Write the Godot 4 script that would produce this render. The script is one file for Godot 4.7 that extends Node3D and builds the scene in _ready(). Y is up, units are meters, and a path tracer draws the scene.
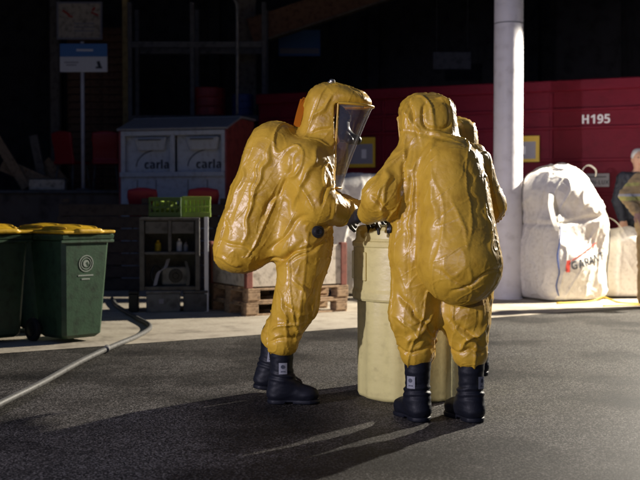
extends Node3D
# ---------------------------------------------------------------- helpers
var M := {}
var used := {}
var unit_box: BoxMesh

func numbered(called: String) -> String:
	if not used.has(called):
		used[called] = 0
		return called
	used[called] += 1
	return "%s_%03d" % [called, used[called]]

func thing(called: String, label: String, category: String, at := Vector3.ZERO, turn := 0.0, group := "") -> Node3D:
	var o := Node3D.new()
	o.name = numbered(called)
	add_child(o)
	o.position = at
	o.rotation.y = turn
	o.set_meta("label", label)
	o.set_meta("category", category)
	if group != "":
		o.set_meta("group", group)
	return o

func copy_thing(src: Node3D, called: String, label: String, at: Vector3, turn: float) -> Node3D:
	var c: Node3D = src.duplicate()
	c.name = numbered(called)
	add_child(c)
	c.position = at
	c.rotation.y = turn
	c.set_meta("label", label)
	return c

func put(mesh: Mesh, called: String, m: Material, parent: Node, at := Vector3.ZERO, rot := Vector3.ZERO) -> MeshInstance3D:
	var o := MeshInstance3D.new()
	o.name = called
	o.mesh = mesh
	if m:
		o.material_override = m
	o.position = at
	o.rotation = rot
	if parent == self:
		o.name = numbered(called)
	parent.add_child(o, true)
	return o

func struct(mesh: Mesh, called: String, m: Material, at := Vector3.ZERO, rot := Vector3.ZERO) -> MeshInstance3D:
	var o := put(mesh, called, m, self, at, rot)
	o.set_meta("kind", "structure")
	return o

func tag(o: Node, label: String, category: String, group := "") -> void:
	o.set_meta("label", label)
	o.set_meta("category", category)
	if group != "":
		o.set_meta("group", group)

# a box with chamfered edges, centred
func cbox(s: Vector3, c := 0.008) -> ArrayMesh:
	return tbox(Vector2(s.x, s.z), Vector2(s.x, s.z), s.y, c)

# tapered chamfered box: bottom size, top size, height; centred in height
func tbox(bot: Vector2, top: Vector2, h: float, c := 0.008) -> ArrayMesh:
	var st := SurfaceTool.new()
	st.begin(Mesh.PRIMITIVE_TRIANGLES)
	var lv := [[bot * 0.5 - Vector2(c, c), -h / 2], [bot * 0.5, -h / 2 + c], [top * 0.5, h / 2 - c], [top * 0.5 - Vector2(c, c), h / 2]]
	var rings := []
	for l in lv:
		var e: Vector2 = l[0]
		var y: float = l[1]
		var q := minf(c, minf(e.x, e.y) * 0.5)
		rings.append([Vector3(e.x - q, y, e.y), Vector3(e.x, y, e.y - q), Vector3(e.x, y, -e.y + q), Vector3(e.x - q, y, -e.y), Vector3(-e.x + q, y, -e.y), Vector3(-e.x, y, -e.y + q), Vector3(-e.x, y, e.y - q), Vector3(-e.x + q, y, e.y)])
	st.set_smooth_group(-1)
	for i in 3:
		for j in 8:
			var k := (j + 1) % 8
			quad(st, rings[i][j], rings[i][k], rings[i + 1][k], rings[i + 1][j])
	for j in range(1, 7):
		tri(st, rings[3][0], rings[3][j], rings[3][j + 1])
		tri(st, rings[0][0], rings[0][j + 1], rings[0][j])
	st.generate_normals()
	return st.commit()

func tri(st: SurfaceTool, a: Vector3, b: Vector3, c: Vector3) -> void:
	st.add_vertex(a)
	st.add_vertex(c)
	st.add_vertex(b)

func quad(st: SurfaceTool, a: Vector3, b: Vector3, c: Vector3, d: Vector3) -> void:
	tri(st, a, b, c)
	tri(st, a, c, d)

# surface of revolution about y; profile = [[r, y, smooth?]...]
func lathe(prof: Array, seg := 40) -> ArrayMesh:
	var st := SurfaceTool.new()
	st.begin(Mesh.PRIMITIVE_TRIANGLES)
	for i in prof.size() - 1:
		st.set_smooth_group(i + 1 if prof[i].size() < 3 else int(prof[i][2]))
		for j in seg:
			var a := TAU * j / seg
			var b := TAU * (j + 1) / seg
			var p0 := Vector3(cos(a) * prof[i][0], prof[i][1], -sin(a) * prof[i][0])
			var p1 := Vector3(cos(b) * prof[i][0], prof[i][1], -sin(b) * prof[i][0])
			var q0 := Vector3(cos(a) * prof[i + 1][0], prof[i + 1][1], -sin(a) * prof[i + 1][0])
			var q1 := Vector3(cos(b) * prof[i + 1][0], prof[i + 1][1], -sin(b) * prof[i + 1][0])
			quad(st, p0, p1, q1, q0)
	st.generate_normals()
	return st.commit()

# tube along points
func tube(pts: Array, r, seg := 10, curved := true) -> ArrayMesh:
	var path := PackedVector3Array()
	var rr: Array = r if r is Array else []
	if curved and pts.size() > 2:
		var c := Curve3D.new()
		for i in pts.size():
			var a: Vector3 = pts[max(i - 1, 0)]
			var b: Vector3 = pts[min(i + 1, pts.size() - 1)]
			var d := (b - a) / 6.0
			c.add_point(pts[i], -d, d)
		var n := pts.size() * 8
		for i in n + 1:
			path.append(c.sample_baked(c.get_baked_length() * i / n, true))
	else:
		for p in pts:
			path.append(p)
	var st := SurfaceTool.new()
	st.begin(Mesh.PRIMITIVE_TRIANGLES)
	st.set_smooth_group(0)
	var rings := []
	var up := Vector3.UP
	for i in path.size():
		var t := (path[min(i + 1, path.size() - 1)] - path[max(i - 1, 0)]).normalized()
		if i == 0 and absf(t.dot(up)) > 0.9:
			up = Vector3.RIGHT
		var s := t.cross(up).normalized()
		up = s.cross(t).normalized()
		var rad: float = float(r) if rr.is_empty() else lerpf(rr[0], rr[1], float(i) / (path.size() - 1))
		var ring := []
		for j in seg:
			var a := TAU * j / seg
			ring.append(path[i] + (s * cos(a) + up * sin(a)) * rad)
		rings.append(ring)
	for i in rings.size() - 1:
		for j in seg:
			var k := (j + 1) % seg
			quad(st, rings[i][j], rings[i][k], rings[i + 1][k], rings[i + 1][j])
	for j in range(1, seg - 1):
		tri(st, rings[0][0], rings[0][j + 1], rings[0][j])
		tri(st, rings[-1][0], rings[-1][j], rings[-1][j + 1])
	st.generate_normals()
	return st.commit()

# flat strip with thickness along points, width direction w
func strap(pts: Array, w: Vector3, thick := 0.004) -> ArrayMesh:
	var c := Curve3D.new()
	for i in pts.size():
		var a: Vector3 = pts[max(i - 1, 0)]
		var b: Vector3 = pts[min(i + 1, pts.size() - 1)]
		c.add_point(pts[i], -(b - a) / 6.0, (b - a) / 6.0)
	var n := pts.size() * 6
	var st := SurfaceTool.new()
	st.begin(Mesh.PRIMITIVE_TRIANGLES)
	st.set_smooth_group(-1)
	var prev := []
	for i in n + 1:
		var p := c.sample_baked(c.get_baked_length() * i / n, true)
		var q := c.sample_baked(minf(c.get_baked_length() * (i + 0.5) / n, c.get_baked_length()), true)
		var p0 := c.sample_baked(c.get_baked_length() * maxf(i - 0.5, 0) / n, true)
		var nn := (q - p0).cross(w).normalized() * thick * 0.5
		var ring := [p - w * 0.5 - nn, p + w * 0.5 - nn, p + w * 0.5 + nn, p - w * 0.5 + nn]
		if i > 0:
			for j in 4:
				quad(st, prev[j], prev[(j + 1) % 4], ring[(j + 1) % 4], ring[j])
		else:
			quad(st, ring[3], ring[2], ring[1], ring[0])
		prev = ring
	quad(st, prev[0], prev[1], prev[2], prev[3])
	st.generate_normals()
	return st.commit()

func text_mesh(s: String, size: float, font_name := "Droid Sans", bold := false, depth := 0.004) -> TextMesh:
	var t := TextMesh.new()
	var f := SystemFont.new()
	f.font_names = PackedStringArray([font_name])
	if bold:
		f.font_weight = 700
	t.font = f
	t.text = s
	t.font_size = 48
	t.pixel_size = size / 48.0
	t.depth = depth
	return t

# ---------------------------------------------------------------- implicit surfaces
class Prim:
	var t := 0
	var a: Vector3
	var b: Vector3
	var ba: Vector3
	var l2 := 1.0
	var ra := 0.0
	var rb := 0.0
	var rad: Vector3
	var k := 0.05
	var cut := false
	var inv := Basis()
	func d(p: Vector3) -> float:
		if t == 0:
			var pa := p - a
			var h := clampf(pa.dot(ba) / l2, 0.0, 1.0)
			return (pa - ba * h).length() - (ra + (rb - ra) * h)
		var q := inv * (p - a)
		if t == 1:
			var k0 := (q / rad).length()
			if k0 < 0.001:
				return -minf(rad.x, minf(rad.y, rad.z))
			return k0 * (k0 - 1.0) / (q / (rad * rad)).length()
		q = q.abs() - rad + Vector3(ra, ra, ra)
		return q.max(Vector3.ZERO).length() + minf(maxf(q.x, maxf(q.y, q.z)), 0.0) - ra

func cone(a: Vector3, b: Vector3, ra: float, rb: float, k := 0.05) -> Prim:
	var p := Prim.new()
	p.a = a; p.b = b; p.ba = b - a; p.l2 = maxf((b - a).length_squared(), 1e-8)
	p.ra = ra; p.rb = rb; p.k = k
	return p

func ell(c: Vector3, r: Vector3, k := 0.05, rot := Vector3.ZERO, cut := false) -> Prim:
	var p := Prim.new()
	p.t = 1; p.a = c; p.rad = r; p.k = k; p.cut = cut
	p.inv = Basis.from_euler(rot * PI / 180.0).inverse()
	return p

func rbox(c: Vector3, half: Vector3, r: float, k := 0.05, rot := Vector3.ZERO, cut := false) -> Prim:
	var p := Prim.new()
	p.t = 2; p.a = c; p.rad = half; p.ra = r; p.k = k; p.cut = cut
	p.inv = Basis.from_euler(rot * PI / 180.0).inverse()
	return p

func field(ps: Array, p: Vector3) -> float:
	var d := 1e3
	for q: Prim in ps:
		var e := q.d(p)
		if q.cut:
			var h := maxf(q.k - absf(d + e), 0.0)
			d = maxf(d, -e) + h * h / (4.0 * q.k)
		else:
			var h2 := maxf(q.k - absf(d - e), 0.0)
			d = minf(d, e) - h2 * h2 / (4.0 * q.k)
	return d

const CORN := [Vector3i(0, 0, 0), Vector3i(1, 0, 0), Vector3i(0, 1, 0), Vector3i(1, 1, 0), Vector3i(0, 0, 1), Vector3i(1, 0, 1), Vector3i(0, 1, 1), Vector3i(1, 1, 1)]
const EDGE := [[0, 1], [2, 3], [4, 5], [6, 7], [0, 2], [1, 3], [4, 6], [5, 7], [0, 4], [1, 5], [2, 6], [3, 7]]
const FACE := [[Vector3i(-1, 0, 0), [0, 2, 4, 6]], [Vector3i(1, 0, 0), [1, 3, 5, 7]], [Vector3i(0, -1, 0), [0, 1, 4, 5]], [Vector3i(0, 1, 0), [2, 3, 6, 7]], [Vector3i(0, 0, -1), [0, 1, 2, 3]], [Vector3i(0, 0, 1), [4, 5, 6, 7]]]

# surface nets by continuation from a seed ray; disp(p, n) moves vertices along the normal; tint(p, n) gives vertex colours
func nets(ps: Array, cell: float, seed_from: Vector3, seed_to: Vector3, disp = null, tint = null) -> ArrayMesh:
	var blocks := {}
	var vals := {}
	var B := 5
	var get_val := func(c: Vector3i) -> float:
		if vals.has(c):
			return vals[c]
		var bk := Vector3i(floori(float(c.x) / B), floori(float(c.y) / B), floori(float(c.z) / B))
		if not blocks.has(bk):
			var mid := (Vector3(bk) + Vector3(0.5, 0.5, 0.5)) * cell * B
			var half := cell * B * 0.87
			var ds := []
			var dmin := 1e3
			for q: Prim in ps:
				var e := q.d(mid)
				ds.append(e)
				if not q.cut:
					dmin = minf(dmin, e)
			var keep := []
			for i in ps.size():
				if ps[i].cut:
					if ds[i] < half * 1.6 + ps[i].k:
						keep.append(ps[i])
				elif ds[i] < dmin + half * 2.6 + ps[i].k + 0.02:
					keep.append(ps[i])
			blocks[bk] = keep
		var v := field(blocks[bk], Vector3(c) * cell)
		vals[c] = v
		return v
	var lo := seed_from
	var hi := seed_to
	# march to the first crossing
	var steps := 400
	var at := lo
	for i in steps + 1:
		at = lo.lerp(hi, float(i) / steps)
		if field(ps, at) < 0.0:
			break
	var start := Vector3i(floori(at.x / cell), floori(at.y / cell), floori(at.z / cell))
	var queue: Array[Vector3i] = []
	for dx in range(-2, 3):
		for dy in range(-2, 3):
			for dz in range(-2, 3):
				queue.append(start + Vector3i(dx, dy, dz))
	var seen := {}
	for q in queue:
		seen[q] = -1
	var verts := PackedVector3Array()
	var head := 0
	var w: Array[float] = [0.0, 0.0, 0.0, 0.0, 0.0, 0.0, 0.0, 0.0]
	while head < queue.size():
		var c := queue[head]
		head += 1
		var neg := 0
		for i in 8:
			w[i] = get_val.call(c + CORN[i])
			if w[i] < 0.0:
				neg += 1
		if neg == 0 or neg == 8:
			continue
		var s := Vector3.ZERO
		var n := 0
		for e in EDGE:
			var x: float = w[e[0]]
			var y: float = w[e[1]]
			if (x < 0.0) != (y < 0.0):
				s += Vector3(CORN[e[0]]).lerp(Vector3(CORN[e[1]]), x / (x - y))
				n += 1
		seen[c] = verts.size()
		verts.append((Vector3(c) + s / n) * cell)
		for f in FACE:
			var g: Array = f[1]
			var sg: bool = w[g[0]] < 0.0
			if (w[g[1]] < 0.0) != sg or (w[g[2]] < 0.0) != sg or (w[g[3]] < 0.0) != sg:
				var nb: Vector3i = c + f[0]
				if not seen.has(nb):
					seen[nb] = -1
					queue.append(nb)
	var idx := PackedInt32Array()
	var ax := [Vector3i(1, 0, 0), Vector3i(0, 1, 0), Vector3i(0, 0, 1)]
	for c: Vector3i in seen:
		if seen[c] < 0:
			continue
		var v0: float = vals[c]
		for i in 3:
			var v1: float = vals[c + ax[i]]
			if (v0 < 0.0) == (v1 < 0.0):
				continue
			var u: Vector3i = ax[(i + 1) % 3]
			var v: Vector3i = ax[(i + 2) % 3]
			var a: int = seen.get(c, -1)
			var b: int = seen.get(c - u, -1)
			var d: int = seen.get(c - u - v, -1)
			var e: int = seen.get(c - v, -1)
			if a < 0 or b < 0 or d < 0 or e < 0:
				continue
			if v0 < 0.0:
				idx.append_array([a, d, b, a, e, d])
			else:
				idx.append_array([a, b, d, a, d, e])
	var nrm := normals_of(verts, idx)
	if disp != null:
		for i in verts.size():
			verts[i] += nrm[i] * float(disp.call(verts[i], nrm[i]))
		nrm = normals_of(verts, idx)
	var arr := []
	arr.resize(Mesh.ARRAY_MAX)
	arr[Mesh.ARRAY_VERTEX] = verts
	arr[Mesh.ARRAY_NORMAL] = nrm
	arr[Mesh.ARRAY_INDEX] = idx
	if tint != null:
		var cols := PackedColorArray()
		for i in verts.size():
			cols.append(tint.call(verts[i], nrm[i]))
		arr[Mesh.ARRAY_COLOR] = cols
	var m := ArrayMesh.new()
	m.add_surface_from_arrays(Mesh.PRIMITIVE_TRIANGLES, arr)
	return m

func normals_of(verts: PackedVector3Array, idx: PackedInt32Array) -> PackedVector3Array:
	var nrm := PackedVector3Array()
	nrm.resize(verts.size())
	for i in range(0, idx.size(), 3):
		var a := idx[i]
		var b := idx[i + 1]
		var c := idx[i + 2]
		var n := (verts[c] - verts[a]).cross(verts[b] - verts[a])
		nrm[a] += n
		nrm[b] += n
		nrm[c] += n
	for i in nrm.size():
		nrm[i] = nrm[i].normalized()
	return nrm

# ---------------------------------------------------------------- materials
func noise(freq: float, type := FastNoiseLite.TYPE_SIMPLEX_SMOOTH, fractal := FastNoiseLite.FRACTAL_FBM, oct := 4, sd := 1) -> FastNoiseLite:
	var n := FastNoiseLite.new()
	n.noise_type = type
	n.frequency = freq
	n.fractal_type = fractal
	n.fractal_octaves = oct
	n.seed = sd
	return n

func color_tex(n: FastNoiseLite, stops: Array, size := 512) -> ImageTexture:
	var g := Gradient.new()
	var offs := PackedFloat32Array()
	var cols := PackedColorArray()
	for s in stops:
		offs.append(s[0])
		cols.append(s[1])
	g.offsets = offs
	g.colors = cols
	var lut := []
	for i in 256:
		var c := g.sample(i / 255.0)
		lut.append([int(c.r * 255), int(c.g * 255), int(c.b * 255)])
	var img := n.get_seamless_image(size, size)
	img.convert(Image.FORMAT_L8)
	var src := img.get_data()
	var out := PackedByteArray()
	out.resize(size * size * 3)
	for i in src.size():
		var l: Array = lut[src[i]]
		out[i * 3] = l[0]
		out[i * 3 + 1] = l[1]
		out[i * 3 + 2] = l[2]
	var o := Image.create_from_data(size, size, false, Image.FORMAT_RGB8, out)
	return ImageTexture.create_from_image(o)

func normal_tex(n: FastNoiseLite, bump: float, size := 512) -> ImageTexture:
	var img := n.get_seamless_image(size, size)
	img.convert(Image.FORMAT_RGBA8)
	img.bump_map_to_normal_map(bump)
	return ImageTexture.create_from_image(img)

func lin(r: float, g: float, b: float) -> Color:
	return Color(r, g, b).linear_to_srgb()

func mat(called: String, c: Color, rough: float, metal := 0.0) -> StandardMaterial3D:
	var m := StandardMaterial3D.new()
	m.resource_name = called
	m.albedo_color = c
	m.roughness = rough
	m.metallic = metal
	M[called] = m
	return m

func textured(called: String, c: Color, rough: float, tex: Texture2D, nrm: Texture2D, scale: float, world := false, nscale := 1.0) -> StandardMaterial3D:
	var m := mat(called, c, rough)
	m.uv1_triplanar = true
	m.uv1_world_triplanar = world
	m.uv1_scale = Vector3.ONE * scale
	if tex:
		m.albedo_texture = tex
	if nrm:
		m.normal_enabled = true
		m.normal_texture = nrm
		m.normal_scale = nscale
	return m

func make_materials() -> void:
	var R := FastNoiseLite.FRACTAL_RIDGED
	var S := FastNoiseLite.TYPE_SIMPLEX_SMOOTH
	var grime := color_tex(noise(0.012, S, FastNoiseLite.FRACTAL_FBM, 5, 3), [[0.0, Color(0.62, 0.6, 0.58)], [0.45, Color(0.93, 0.92, 0.91)], [1.0, Color.WHITE]])
	var fine := normal_tex(noise(0.05, S, FastNoiseLite.FRACTAL_FBM, 4, 5), 2.0)
	var crumple := normal_tex(noise(0.012, S, R, 4, 8), 9.0)
	# yellow chemical suit
	var foil := noise(0.020, FastNoiseLite.TYPE_CELLULAR, FastNoiseLite.FRACTAL_FBM, 2, 19)
	foil.cellular_return_type = FastNoiseLite.RETURN_DISTANCE2_SUB
	foil.cellular_jitter = 1.0
	foil.domain_warp_enabled = true
	foil.domain_warp_amplitude = 22.0
	foil.domain_warp_frequency = 0.012
	var crinkle := normal_tex(foil, 5.0)
	var suit_c := color_tex(noise(0.010, S, FastNoiseLite.FRACTAL_FBM, 5, 21), [[0.0, Color(0.80, 0.76, 0.66)], [0.4, Color(0.95, 0.94, 0.9)], [1.0, Color.WHITE]])
	var s := textured("suit", lin(0.56, 0.342, 0.034), 0.37, suit_c, crinkle, 1.6, false, 0.50)
	s.metallic_specular = 0.5
	textured("suit_seam", lin(0.52, 0.32, 0.035), 0.45, suit_c, null, 2.2)
	mat("orange_strap", lin(0.30, 0.085, 0.005), 0.8).metallic_specular = 0.15
	textured("rubber", lin(0.006, 0.007, 0.011), 0.52, null, fine, 4.0, false, 0.4).metallic_specular = 0.32
	mat("glove", lin(0.012, 0.012, 0.014), 0.5)
	mat("mask", lin(0.012, 0.012, 0.013), 0.4)
	mat("skin", lin(0.45, 0.26, 0.19), 0.55).subsurf_scatter_strength = 0.1
	mat("grey_patch", lin(0.20, 0.205, 0.22), 0.4)
	mat("chrome", lin(0.45, 0.43, 0.38), 0.35, 1.0)
	var g := mat("visor", Color(0.42, 0.44, 0.50, 0.24), 0.05)
	g.transparency = BaseMaterial3D.TRANSPARENCY_ALPHA
	g.cull_mode = BaseMaterial3D.CULL_DISABLED
	mat("lens", lin(0.02, 0.02, 0.025), 0.08)
	# ground
	var cells := noise(0.125, FastNoiseLite.TYPE_CELLULAR, FastNoiseLite.FRACTAL_NONE, 1, 31)
	cells.cellular_return_type = FastNoiseLite.RETURN_CELL_VALUE
	var agg := color_tex(cells, [[0.0, Color(0.27, 0.27, 0.27)], [0.35, Color(0.42, 0.42, 0.41)], [0.65, Color(0.58, 0.57, 0.56)], [0.85, Color(0.85, 0.84, 0.82)], [1.0, Color.WHITE]], 1024)
	var dist := noise(0.125, FastNoiseLite.TYPE_CELLULAR, FastNoiseLite.FRACTAL_NONE, 1, 31)
	dist.cellular_return_type = FastNoiseLite.RETURN_DISTANCE
	var aggn := normal_tex(dist, -3.0, 1024)
	var a := textured("asphalt", lin(0.235, 0.226, 0.212), 0.62, agg, aggn, 1.15, true, 0.22)
	a.metallic_specular = 0.22
	var patch := color_tex(noise(0.006, S, FastNoiseLite.FRACTAL_FBM, 5, 41), [[0.0, Color(0.45, 0.45, 0.46)], [0.38, Color(0.74, 0.73, 0.72)], [0.5, Color(0.90, 0.89, 0.88)], [1.0, Color.WHITE]])
	a.detail_enabled = true
	a.detail_uv_layer = BaseMaterial3D.DETAIL_UV_2
	a.uv2_triplanar = true
	a.uv2_world_triplanar = true
	a.uv2_scale = Vector3.ONE * 0.21
	a.detail_blend_mode = BaseMaterial3D.BLEND_MODE_MUL
	a.detail_albedo = patch
	var cc := textured("concrete", lin(0.42, 0.375, 0.30), 0.75, color_tex(noise(0.014, S, FastNoiseLite.FRACTAL_FBM, 5, 43), [[0.0, Color(0.74, 0.73, 0.72)], [0.4, Color(0.93, 0.92, 0.91)], [1.0, Color.WHITE]]), normal_tex(noise(0.08, S, FastNoiseLite.FRACTAL_FBM, 4, 51), 3.0), 0.33, true, 0.15)
	cc.metallic_specular = 0.4
	# plastics, paint, metal, wood
	textured("bin_green", lin(0.028, 0.070, 0.034), 0.45, grime, fine, 1.4, false, 0.25)
	textured("bin_yellow", lin(0.66, 0.40, 0.015), 0.42, grime, fine, 1.4, false, 0.25)
	mat("bin_print", lin(0.22, 0.25, 0.21), 0.6)
	textured("tyre", lin(0.014, 0.014, 0.014), 0.75, null, fine, 3.0)
	var faint := color_tex(noise(0.02, S, FastNoiseLite.FRACTAL_FBM, 5, 13), [[0.0, Color(0.84, 0.83, 0.82)], [0.4, Color(0.97, 0.965, 0.96)], [1.0, Color.WHITE]])
	textured("drum_yellow", lin(0.66, 0.59, 0.25), 0.42, faint, fine, 1.1, false, 0.3)
	textured("white_paint", lin(0.74, 0.72, 0.74), 0.5, faint, fine, 0.5, false, 0.15)
	textured("container_red", lin(0.15, 0.008, 0.022), 0.55, faint, fine, 0.45, true, 0.4).metallic_specular = 0.25
	textured("bag_white", lin(0.76, 0.73, 0.67), 0.72, faint, normal_tex(noise(0.02, S, R, 4, 61), 6.0), 1.6, false, 0.3)
	mat("bag_blue", lin(0.03, 0.08, 0.30), 0.6)
	mat("print_red", lin(0.55, 0.05, 0.03), 0.6)
	mat("print_dark", lin(0.03, 0.035, 0.05), 0.6)
	mat("print_white", lin(0.75, 0.75, 0.78), 0.5)
	mat("print_yellow", lin(0.70, 0.46, 0.02), 0.5)
	mat("print_grey", lin(0.30, 0.29, 0.33), 0.5)
	mat("sign_blue", lin(0.07, 0.20, 0.48), 0.45)
	textured("carla_white", lin(0.70, 0.73, 0.76), 0.5, faint, fine, 0.9, false, 0.3)
	textured("carla_roof", lin(0.42, 0.43, 0.44), 0.5, faint, fine, 0.9, false, 0.3)
	textured("carla_red", lin(0.42, 0.09, 0.08), 0.5, grime, fine, 0.9, false, 0.3)
	textured("wood", lin(0.42, 0.28, 0.16), 0.75, grime, fine, 2.0, false, 0.6)
	textured("wood_dark", lin(0.20, 0.10, 0.055), 0.8, grime, fine, 1.3, false, 0.6)
	textured("wood_old", lin(0.075, 0.055, 0.042), 0.85, grime, fine, 1.3, false, 0.6)
	textured("wood_grey", lin(0.20, 0.17, 0.14), 0.85, grime, fine, 1.3, false, 0.6)
	textured("crate_panel", lin(0.66, 0.58, 0.46), 0.7, grime, fine, 1.3, false, 0.3)
	textured("crate_post", lin(0.24, 0.075, 0.05), 0.7, grime, fine, 1.5, false, 0.4)
	textured("post_tan", lin(0.45, 0.33, 0.13), 0.7, grime, fine, 1.3, false, 0.4)
	textured("steel_dark", lin(0.10, 0.10, 0.105), 0.6, grime, fine, 1.0, false, 0.3)
	textured("steel_grey", lin(0.20, 0.20, 0.20), 0.5, grime, fine, 1.0, false, 0.3)
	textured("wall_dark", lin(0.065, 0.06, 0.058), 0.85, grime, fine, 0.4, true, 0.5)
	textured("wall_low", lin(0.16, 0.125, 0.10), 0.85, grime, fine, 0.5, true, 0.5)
	mat("lime", lin(0.27, 0.38, 0.06), 0.5)
	mat("dark_green", lin(0.05, 0.10, 0.02), 0.5)
	mat("chair_red", lin(0.40, 0.02, 0.03), 0.45)
	textured("drum_red", lin(0.36, 0.02, 0.02), 0.45, grime, fine, 1.2)
	textured("drum_blue", lin(0.02, 0.05, 0.22), 0.45, grime, fine, 1.2)
	textured("cabinet", lin(0.11, 0.105, 0.10), 0.55, grime, fine, 1.2, false, 0.3)
	mat("black", lin(0.012, 0.012, 0.012), 0.5)
	textured("hose", lin(0.13, 0.13, 0.125), 0.45, grime, fine, 3.0, false, 0.5)
	mat("cord_yellow", lin(0.62, 0.42, 0.03), 0.5)
	mat("hair", lin(0.42, 0.43, 0.45), 0.7)
	var v := textured("cloth", Color.WHITE, 0.8, null, crumple, 2.5, false, 0.5)
	v.vertex_color_use_as_albedo = true
	var e := mat("lamp_glow", Color(1, 1, 1), 0.5)
	e.emission_enabled = true
	e.emission = Color(1.0, 0.95, 0.86)
	e.emission_energy_multiplier = 4.0

# ---------------------------------------------------------------- people in suits
var n_big: FastNoiseLite
var n_mid: FastNoiseLite
var n_fine: FastNoiseLite
var n_low: FastNoiseLite
var n_mid2: FastNoiseLite

func crease(p: Vector3, n: FastNoiseLite) -> float:
	return 1.0 - 2.4 * absf(n.get_noise_3dv(p))

# thin raised folds on an otherwise smooth sheet; stretched along the unit vector u
func fold(p: Vector3, u: Vector3, n: FastNoiseLite, width: float) -> float:
	var x := n.get_noise_3dv(p - u * (p.dot(u) * 0.82)) / width
	return exp(-x * x)

# a long fold drawn between two points of the sheet: raised (h > 0) or pulled in (h < 0), fading at its ends
func crease_lines(p: Vector3, lines: Array) -> float:
	var q := Vector2(p.x, p.y)
	q += Vector2(n_mid.get_noise_3dv(p * 0.8), n_mid2.get_noise_3dv(p * 0.8)) * 0.022
	var d := 0.0
	for l in lines:
		var a := Vector2(l[0], l[1])
		var ba := Vector2(l[2], l[3]) - a
		var t := (q - a).dot(ba) / ba.length_squared()
		if t < -0.15 or t > 1.15:
			continue
		var e: float = (q - a - ba * t).length() / l[5]
		if e > 3.0:
			continue
		d += 1.45 * l[4] * exp(-e * e) * smoothstep(-0.15, 0.3, t) * smoothstep(1.15, 0.7, t)
	return d

# hood, head cavity and opening in the head's own frame: x forward, y up from neck, z side
func hood(ps: Array, xf: Transform3D) -> void:
	var add := func(q: Prim, c: Vector3):
		q.a = xf * c
		q.inv = q.inv * xf.basis.inverse()
		ps.append(q)
	add.call(rbox(Vector3.ZERO, Vector3(0.138, 0.175, 0.150), 0.105, 0.05, Vector3(0, 0, -4)), Vector3(-0.002, 0.225, 0))
	ps.append(cone(xf * Vector3(-0.03, -0.06, 0), xf * Vector3(-0.01, 0.22, 0), 0.178, 0.128, 0.07))
	ps.append(cone(xf * Vector3(-0.01, 0.34, 0.0), xf * Vector3(0.02, 0.402, 0.025), 0.060, 0.016, 0.03))
	add.call(ell(Vector3.ZERO, Vector3(0.155, 0.075, 0.155), 0.05, Vector3(0, 0, -14)), Vector3(0.105, 0.320, 0))
	add.call(rbox(Vector3.ZERO, Vector3(0.25, 0.25, 0.30), 0.01, 0.015, Vector3.ZERO, true), Vector3(0.29, 0.020, 0))
	add.call(ell(Vector3.ZERO, Vector3(0.125, 0.17, 0.118), 0.02, Vector3.ZERO, true), Vector3(0.03, 0.13, 0))

func visor_mesh() -> ArrayMesh:
	var st := SurfaceTool.new()
	st.begin(Mesh.PRIMITIVE_TRIANGLES)
	st.set_smooth_group(0)
	var rows := []
	for i in 17:
		var t := i / 16.0
		var y := lerpf(0.278, -0.20, t)
		var f0 := lerpf(0.055, 0.028, t)
		var f1 := lerpf(0.262, 0.075, pow(t, 0.92))
		var w := lerpf(0.158, 0.112, t)
		var row := []
		for j in 25:
			var a := lerpf(-PI / 2, PI / 2, j / 24.0)
			row.append(Vector3(f0 + (f1 - f0) * pow(maxf(cos(a), 0.0), 0.75), y - 0.012 * (1.0 - t) * pow(maxf(cos(a), 0.0), 0.75), w * sin(a)))
		rows.append(row)
	for i in 16:
		for j in 24:
			quad(st, rows[i][j], rows[i][j + 1], rows[i + 1][j + 1], rows[i + 1][j])
	st.generate_normals()
	return st.commit()

func visor_edge() -> Array:
	# the opening's rim: down one side, across the bottom, up the other
	var pts := []
	for i in 9:
		var t := i / 8.0
		pts.append(Vector3(lerpf(0.055, 0.028, t), lerpf(0.275, -0.20, t), lerpf(0.158, 0.114, t)))
	for j in range(1, 8):
		var a := lerpf(PI / 2, -PI / 2, j / 8.0)
		pts.append(Vector3(0.028 + 0.047 * cos(a), -0.205, 0.114 * sin(a)))
	for i in 9:
		var t := 1.0 - i / 8.0
		pts.append(Vector3(lerpf(0.055, 0.028, t), lerpf(0.275, -0.20, t), -lerpf(0.158, 0.114, t)))
	return pts

func brim_edge() -> Array:
	var pts := []
	for j in 25:
		var a := lerpf(-PI / 2, PI / 2, j / 24.0)
		var c := pow(maxf(cos(a), 0.0), 0.75)
		pts.append(Vector3(0.055 + 0.207 * c, 0.278 - 0.012 * c, 0.158 * sin(a)))
	return pts

var shared := {}

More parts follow.
